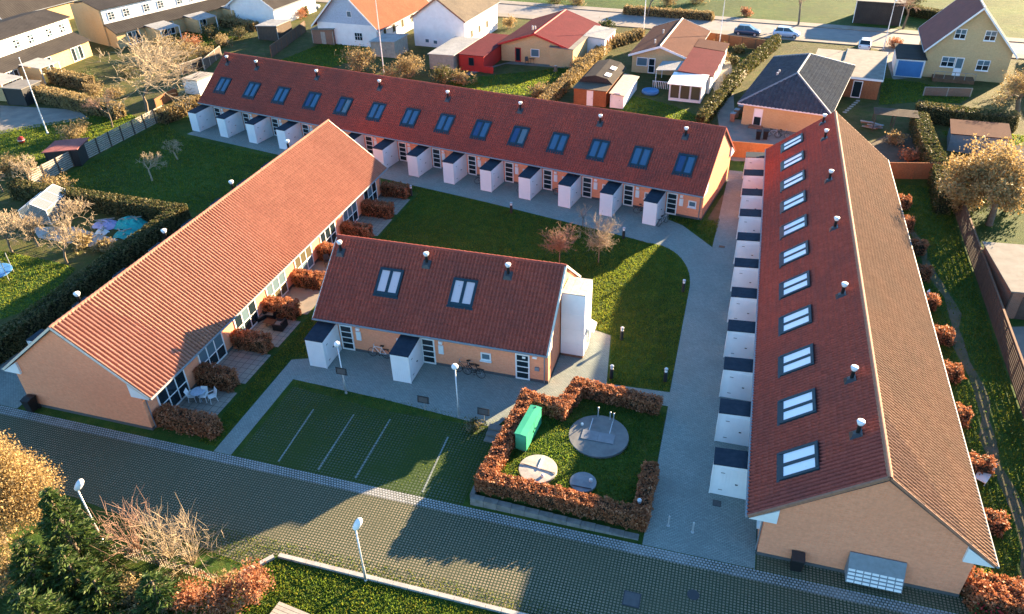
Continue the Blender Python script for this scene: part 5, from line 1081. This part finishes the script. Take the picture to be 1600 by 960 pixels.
def car(label, px, py, rz, paint):
    t = T('car', label, 'car', (*G(px, py)[:2], .024), rz, 'cars at the street'); rings = []
    st = [(-2.0, .35, .62, .75, .60), (-1.9, .22, .80, .95, .80), (-1.35, .2, .90, 1.0, .84), (-.6, .2, .92, 1.0, .86), (.4, .2, .92, 1.0, .86), (1.1, .2, .88, .96, .85), (1.8, .22, .72, .78, .80), (2.0, .35, .58, .62, .62)]
    V = []; 
    for x, z0, zb, zt, w in st: V += [(x, -w*.9, z0), (x, w*.9, z0), (x, w, (z0+zb)/2), (x, w*.97, zb), (x, w*.8, zt), (x, -w*.8, zt), (x, -w*.97, zb), (x, -w, (z0+zb)/2)]
    F = [(i*8+j, i*8+(j+1) % 8, i*8+8+(j+1) % 8, i*8+8+j) for i in range(len(st)-1) for j in range(8)]+[tuple(range(8)), tuple(56+j for j in range(8))]
    MB().add(V, F).build('body', paint, t, smooth=True)
    cb = [(-1.75, .94, .72), (-1.35, 1.42, .60), (.25, 1.46, .60), (1.05, .96, .74)]
    V = []; [V.extend([(x, -w, z), (x, w, z)]) for x, z, w in cb]; V += [(1.05, -.76, .90), (1.05, .76, .90), (-1.75, -.76, .90), (-1.75, .76, .90)]
    MB().add(V, [(0, 2, 3, 1), (2, 4, 5, 3), (4, 6, 7, 5), (0, 10, 8, 6, 4, 2), (1, 3, 5, 7, 9, 11), (6, 8, 9, 7), (0, 1, 11, 10)]).build('cabin', g_dark, t)
    MB().box(-1.32, .25, -.57, .57, 1.45, 1.49).build('roof', paint, t)
    for x in (-1.25, 1.25):
        for s_ in (-1, 1):
            w = MB().tube([(x, s_*.70, .31), (x, s_*.88, .31)], .31, 16).build('wheel', m_black, t); MB().tube([(x, s_*.885, .31), (x, s_*.90, .31)], .19, 12).build('rim', m_galv, w)
    for s_ in (-1, 1): box(t, 'headlight', m_lampw, (1.93, s_*.55, .62), (.1, .3, .14)); box(t, 'tail_light', m_red, (-1.93, s_*.6, .75), (.1, .2, .16)); box(t, 'pillar', paint, (-.5, s_*.69, 1.2), (.08, .04, .5), (s_*.22, 0, 0))
paint1 = M('dark_blue_paint', (.03, .07, .13), None, 1, .3, spec=.6); paint2 = M('pale_blue_paint', (.45, .60, .75), None, 1, .3, spec=.6)
car('dark blue hatchback parked on the street by the timber fence', 1167, 55, -.10, paint1); car('pale blue hatchback parked on the street behind the dark one', 1228, 58, -.10, paint2)
car('white car in the drive beside the flat roofed garage', 1350, 76, 1.45, m_white); car('white car parked behind the far garden hedge', 455, 12, .2, m_white); car('grey car parked beside the white car behind the hedge', 483, 16, .3, m_zinc)
t = T('greenhouse', 'small glass greenhouse with white frame in the orchard garden', 'greenhouse', (*G(38, 352)[:2], 0), d5(15)); w_, l_, e_, r_ = 2.6, 4.2, 1.5, 2.2
g_clear = glassmat('greenhouse_glass', (.30, .34, .36), .15); gn = g_clear.node_tree.nodes; gx = gn.new('ShaderNodeMixShader'); gt = gn.new('ShaderNodeBsdfTransparent'); gx.inputs[0].default_value = .62
g_clear.node_tree.links.new(gn['Principled BSDF'].outputs[0], gx.inputs[1]); g_clear.node_tree.links.new(gt.outputs[0], gx.inputs[2]); g_clear.node_tree.links.new(gx.outputs[0], gn['Material Output'].inputs[0])
def bar(a, b): MB().tube([a, b], .035, 4).build('bar', m_white, t)
for y in (0, l_/3, 2*l_/3, l_):
    bar((0, y, 0), (0, y, e_)); bar((w_, y, 0), (w_, y, e_)); bar((0, y, e_), (w_/2, y, r_)); bar((w_, y, e_), (w_/2, y, r_))
for x, z in ((0, e_), (w_, e_), (w_/2, r_), (0, .05), (w_, .05)): bar((x, 0, z), (x, l_, z))
for i in range(3):
    y = (i+.5)*l_/3; L_ = math.hypot(w_/2, r_-e_); an = math.atan2(r_-e_, w_/2)
    for s_ in (-1, 1): box(t, 'roof_pane', g_clear, (w_/2+s_*w_/4, y, (e_+r_)/2), (L_-.06, l_/3-.06, .012), (0, s_*an, 0)); box(t, 'side_pane', g_clear, (w_/2+s_*w_/2, y, e_/2), (.012, l_/3-.06, e_-.1))
for y in (0, l_): MB().prism([(.04, .06), (w_-.04, .06), (w_-.04, e_), (w_/2, r_-.03), (.04, e_)], y-.006, y+.006, 'y').build('end_pane', g_clear, t)
def heap(label, px, py, r, h, mat, seed, name='tarpaulin_heap'):
    rng = np.random.default_rng(seed); t = T(name, label, 'heap', (*G(px, py)[:2], 0)); n = 14; V = []; F = []
    for i in range(n):
        for j in range(n):
            x, y = (i/(n-1)*2-1), (j/(n-1)*2-1); q = max(0, 1-(x*x+y*y)**1.0*.8); V.append((x*r, y*r*.75, h*q*rng.uniform(.55, 1.1)+(.02 if q > 0 else -.05)))
    F = [(i*n+j, (i+1)*n+j, (i+1)*n+j+1, i*n+j+1) for i in range(n-1) for j in range(n-1)]
    MB().add(V, F).build('cover', mat, t)
    for k in range(4): box(t, 'plank', m_gwood, (rng.uniform(-.6, .6)*r, rng.uniform(-.5, .5)*r, h*.75+.05*k), (.9*r, .12, .05), (0, .1, rng.uniform(0, 3)))
heap('teal tarpaulins heaped inside the hedge corner', 205, 352, 1.5, .8, m_tarp, 1); heap('lilac plastic sheet heap next to the teal tarpaulins', 166, 352, 1.2, .5, m_lilac, 2); heap('teal tarpaulin piece beside the hedge foot', 196, 368, 1.0, .5, m_tarp, 3); heap('white plastic heap beside the pale paved strip', 160, 364, .6, .4, m_white, 4)
sheet('orchard_paving', m_conc, [G(50, 355)[:2], G(115, 355)[:2], G(185, 375)[:2], G(150, 388)[:2], G(60, 372)[:2]], .016)
t = T('toy_ball', 'red toy on the lawn near the flagpole', 'toy', (*G(35, 224)[:2], .01)); MB().lathe([(.05, 0), (.3, .12), (.4, .4), (.3, .68), (.05, .8)], n=14).build('ball', m_red, t, smooth=True); MB().lathe([(.405, .37), (.405, .43)], n=14).build('stripe', m_white, t)
p = G(3, 437); t = T('trampoline_net', 'blue edged garden trampoline at the orchard edge', 'trampoline', (p[0]-.6, p[1], 0)); MB().lathe([(1.3, .58), (1.42, .6), (1.42, .66), (1.3, .68)], n=24).build('pad', m_blue, t); MB().lathe([(1.29, .6), (.02, .59)], n=24).build('mat', m_black, t)
for a in range(6): MB().tube([(1.35*math.cos(a*1.047), 1.35*math.sin(a*1.047), 0), (1.35*math.cos(a*1.047), 1.35*math.sin(a*1.047), 1.9)], .03, 6).build('pole', m_galv, t)
for i, (px, py) in enumerate(((1144, 190), (1150, 184), (1156, 178))):
    b_ = T('wheelie_bin', 'dark wheelie bin beside the hipped bungalow wall', 'bin', (*G(px, py)[:2], .016), d5(-11), 'wheelie bins at the hipped bungalow'); MB().add([(-.22, -.25, .06), (.22, -.25, .06), (.22, .25, .06), (-.22, .25, .06), (-.28, -.33, .98), (.28, -.33, .98), (.28, .33, .98), (-.28, .33, .98)], [(3, 2, 1, 0), (4, 5, 6, 7), (0, 1, 5, 4), (1, 2, 6, 5), (2, 3, 7, 6), (3, 0, 4, 7)]).build('body', m_rbrick, b_); MB().box(-.3, .3, -.36, .36, .982, 1.03).build('lid', m_zinc, b_)
for px, py, c_, lb in ((1207, 215, m_galv, 'grey bicycle against the hipped bungalow wall'), (1222, 216, m_dark, 'dark bicycle against the hipped bungalow wall')):
    p = G(px, py); bicycle(lb, p[0], p[1], -.2, c_)
for px in (1184, 1195):
    b_ = T('wheelie_bin', 'black wheelie bin behind the orange timber fence', 'bin', (*G(px, 218)[:2], .016), 0, 'black bins behind the orange fence'); MB().add([(-.22, -.25, .06), (.22, -.25, .06), (.22, .25, .06), (-.22, .25, .06), (-.28, -.33, .98), (.28, -.33, .98), (.28, .33, .98), (-.28, .33, .98)], [(3, 2, 1, 0), (4, 5, 6, 7), (0, 1, 5, 4), (1, 2, 6, 5), (2, 3, 7, 6), (3, 0, 4, 7)]).build('body', m_black, b_); MB().box(-.3, .3, -.36, .36, .982, 1.03).build('lid', m_black, b_)

# ------------------------------------------------------------------ grass standing on the lawns
def inside(P, poly):
    x, y = P[:, 0], P[:, 1]; r = np.zeros(len(P), bool); n = len(poly)
    for i in range(n):
        (xa, ya), (xb, yb) = poly[i], poly[(i+1) % n]; h = (ya > y) != (yb > y)
        with np.errstate(divide='ignore', invalid='ignore'): r ^= h & (x < (xb-xa)*(y-ya)/(yb-ya)+xa)
    return r
rr = np.random.default_rng(9)
def blades(name, label, poly, dens, size, holes=(), lm=l_blade, zf=None, fade=None):
    A = np.array(poly); lo, hi = A.min(0), A.max(0); n = int((hi-lo).prod()*dens); P = rr.uniform(lo, hi, (n, 2)); k = inside(P, poly)
    for h in holes: k &= ~inside(P, h)
    if fade is not None: k &= rr.uniform(0, 1, n) < fade(P)
    P = P[k]; clump = np.sin(P[:, 0]*1.7+np.sin(P[:, 1]*.9)*2)*np.sin(P[:, 1]*1.3+1)*.5+.5
    z = np.zeros(len(P)) if zf is None else np.array([zf(x) for x in P[:, 0]])
    o = leaves(name, np.column_stack([P, z+size*.42]), size, lm, None, rr, .3, np.repeat([[0, 0, 1.]], len(P), 0), 1.5, tint=np.clip(rr.uniform(0, .65, len(P))+.3*clump, 0, .95))
    return tag(o, label, 'grass', kind='stuff')
yard = [(-28.9, 27.3), (-27.6, 27.3), (-27.6, 36.4), (-26.1, 37.0), (-26.1, 47.2), (-9.4, 47.2), (-9.4, 46.3), (-7.6, 45.2), (-6.3, 44.8), (-5.6, 39.4), (-1.6, 39.6)]+arc+[(-8, 59.5), bk(20, -5.0), bk(31, -4.7), (-28.9, 63.2)]
blades('yard_grass', 'short grass of the yard lawn round the middle building', yard, 190, .075)
blades('service_grass', 'short grass of the hedged garden round the tank lids', pts, 190, .07, zf=zg, fade=lambda P: ((np.hypot(P[:, 0]+5.22, P[:, 1]-34) > 1.8) & (np.hypot(P[:, 0]+8.05, P[:, 1]-30.3) > 1.1) & (np.hypot(P[:, 0]+5.35, P[:, 1]-30.1) > .74)).astype(float))
blades('bank_grass', 'grass of the planted bank below the pale kerb', [(-21, 16.5), (-19.7, 20.9), (10, 21.0), (10, 16.5)], 230, .09)
blades('fringe_grass', 'mossy grass on the driveway edge along the pale kerb', [(-26, 20.2), (-24, 22), (8, 22.4), (8, 21.3), (-19.6, 21.3), (-21, 20.1)], 260, .05, fade=lambda P: np.clip(1.25-(P[:, 1]-21.1)*.9, 0, 1))
blades('west_grass', 'short grass of the west lawn behind the striped roof', [(-66.8, 56.3), (-49.5, 54.2), (-46, 54), (-46, 62.5), (-40, 66.2), (-61, 70.4), (-66.5, 74)], 60, .10)
blades('east_grass', 'short grass strip behind the mailbox row house', [(14.2, 25.5), (19.3, 25.5), (20.2, 77), (13.9, 76)], 110, .085, fade=lambda P: np.where(np.abs(P[:, 0]-(14.6+2.9*np.sin(np.minimum(1, (74-P[:, 1])/22)*1.57)+.25*np.sin(P[:, 1]*.6))) < .42, .12, 1))
blades('corner_grass', 'small grass triangle at the sunlit gable of the longest row house', [bk(3.2, -.9), bk(1.5, -1.6), (-.35, 59.6), (0, 65), bk(-.3, .2)], 150, .08)
blades('parking_grass', 'grass growing between the parking pavers', [(-25.9, 27.0), (-11.6, 27.0), (-11.6, 34.0), (-26, 34.2)], 90, .05, fade=lambda P: np.clip((P[:, 1]-27)/5, .12, .9))
for i, o in enumerate([o for o in scn.objects if o.name.startswith('back_lawn')]):
    if i >= 8: continue
    blades('garden_grass', 'grass of the neighbour lawn '+['beside the dark red shed', 'before the maroon roofed house', 'round the white garden room', 'before the tall yellow house', 'beside the tall clipped hedge', 'round the flagpole', 'of the orchard garden', 'by the terrace verandas', 'across the street under the street tree', 'across the street behind the tan hedge'][i], [(v.co.x, v.co.y) for v in o.data.vertices], 55, .12)
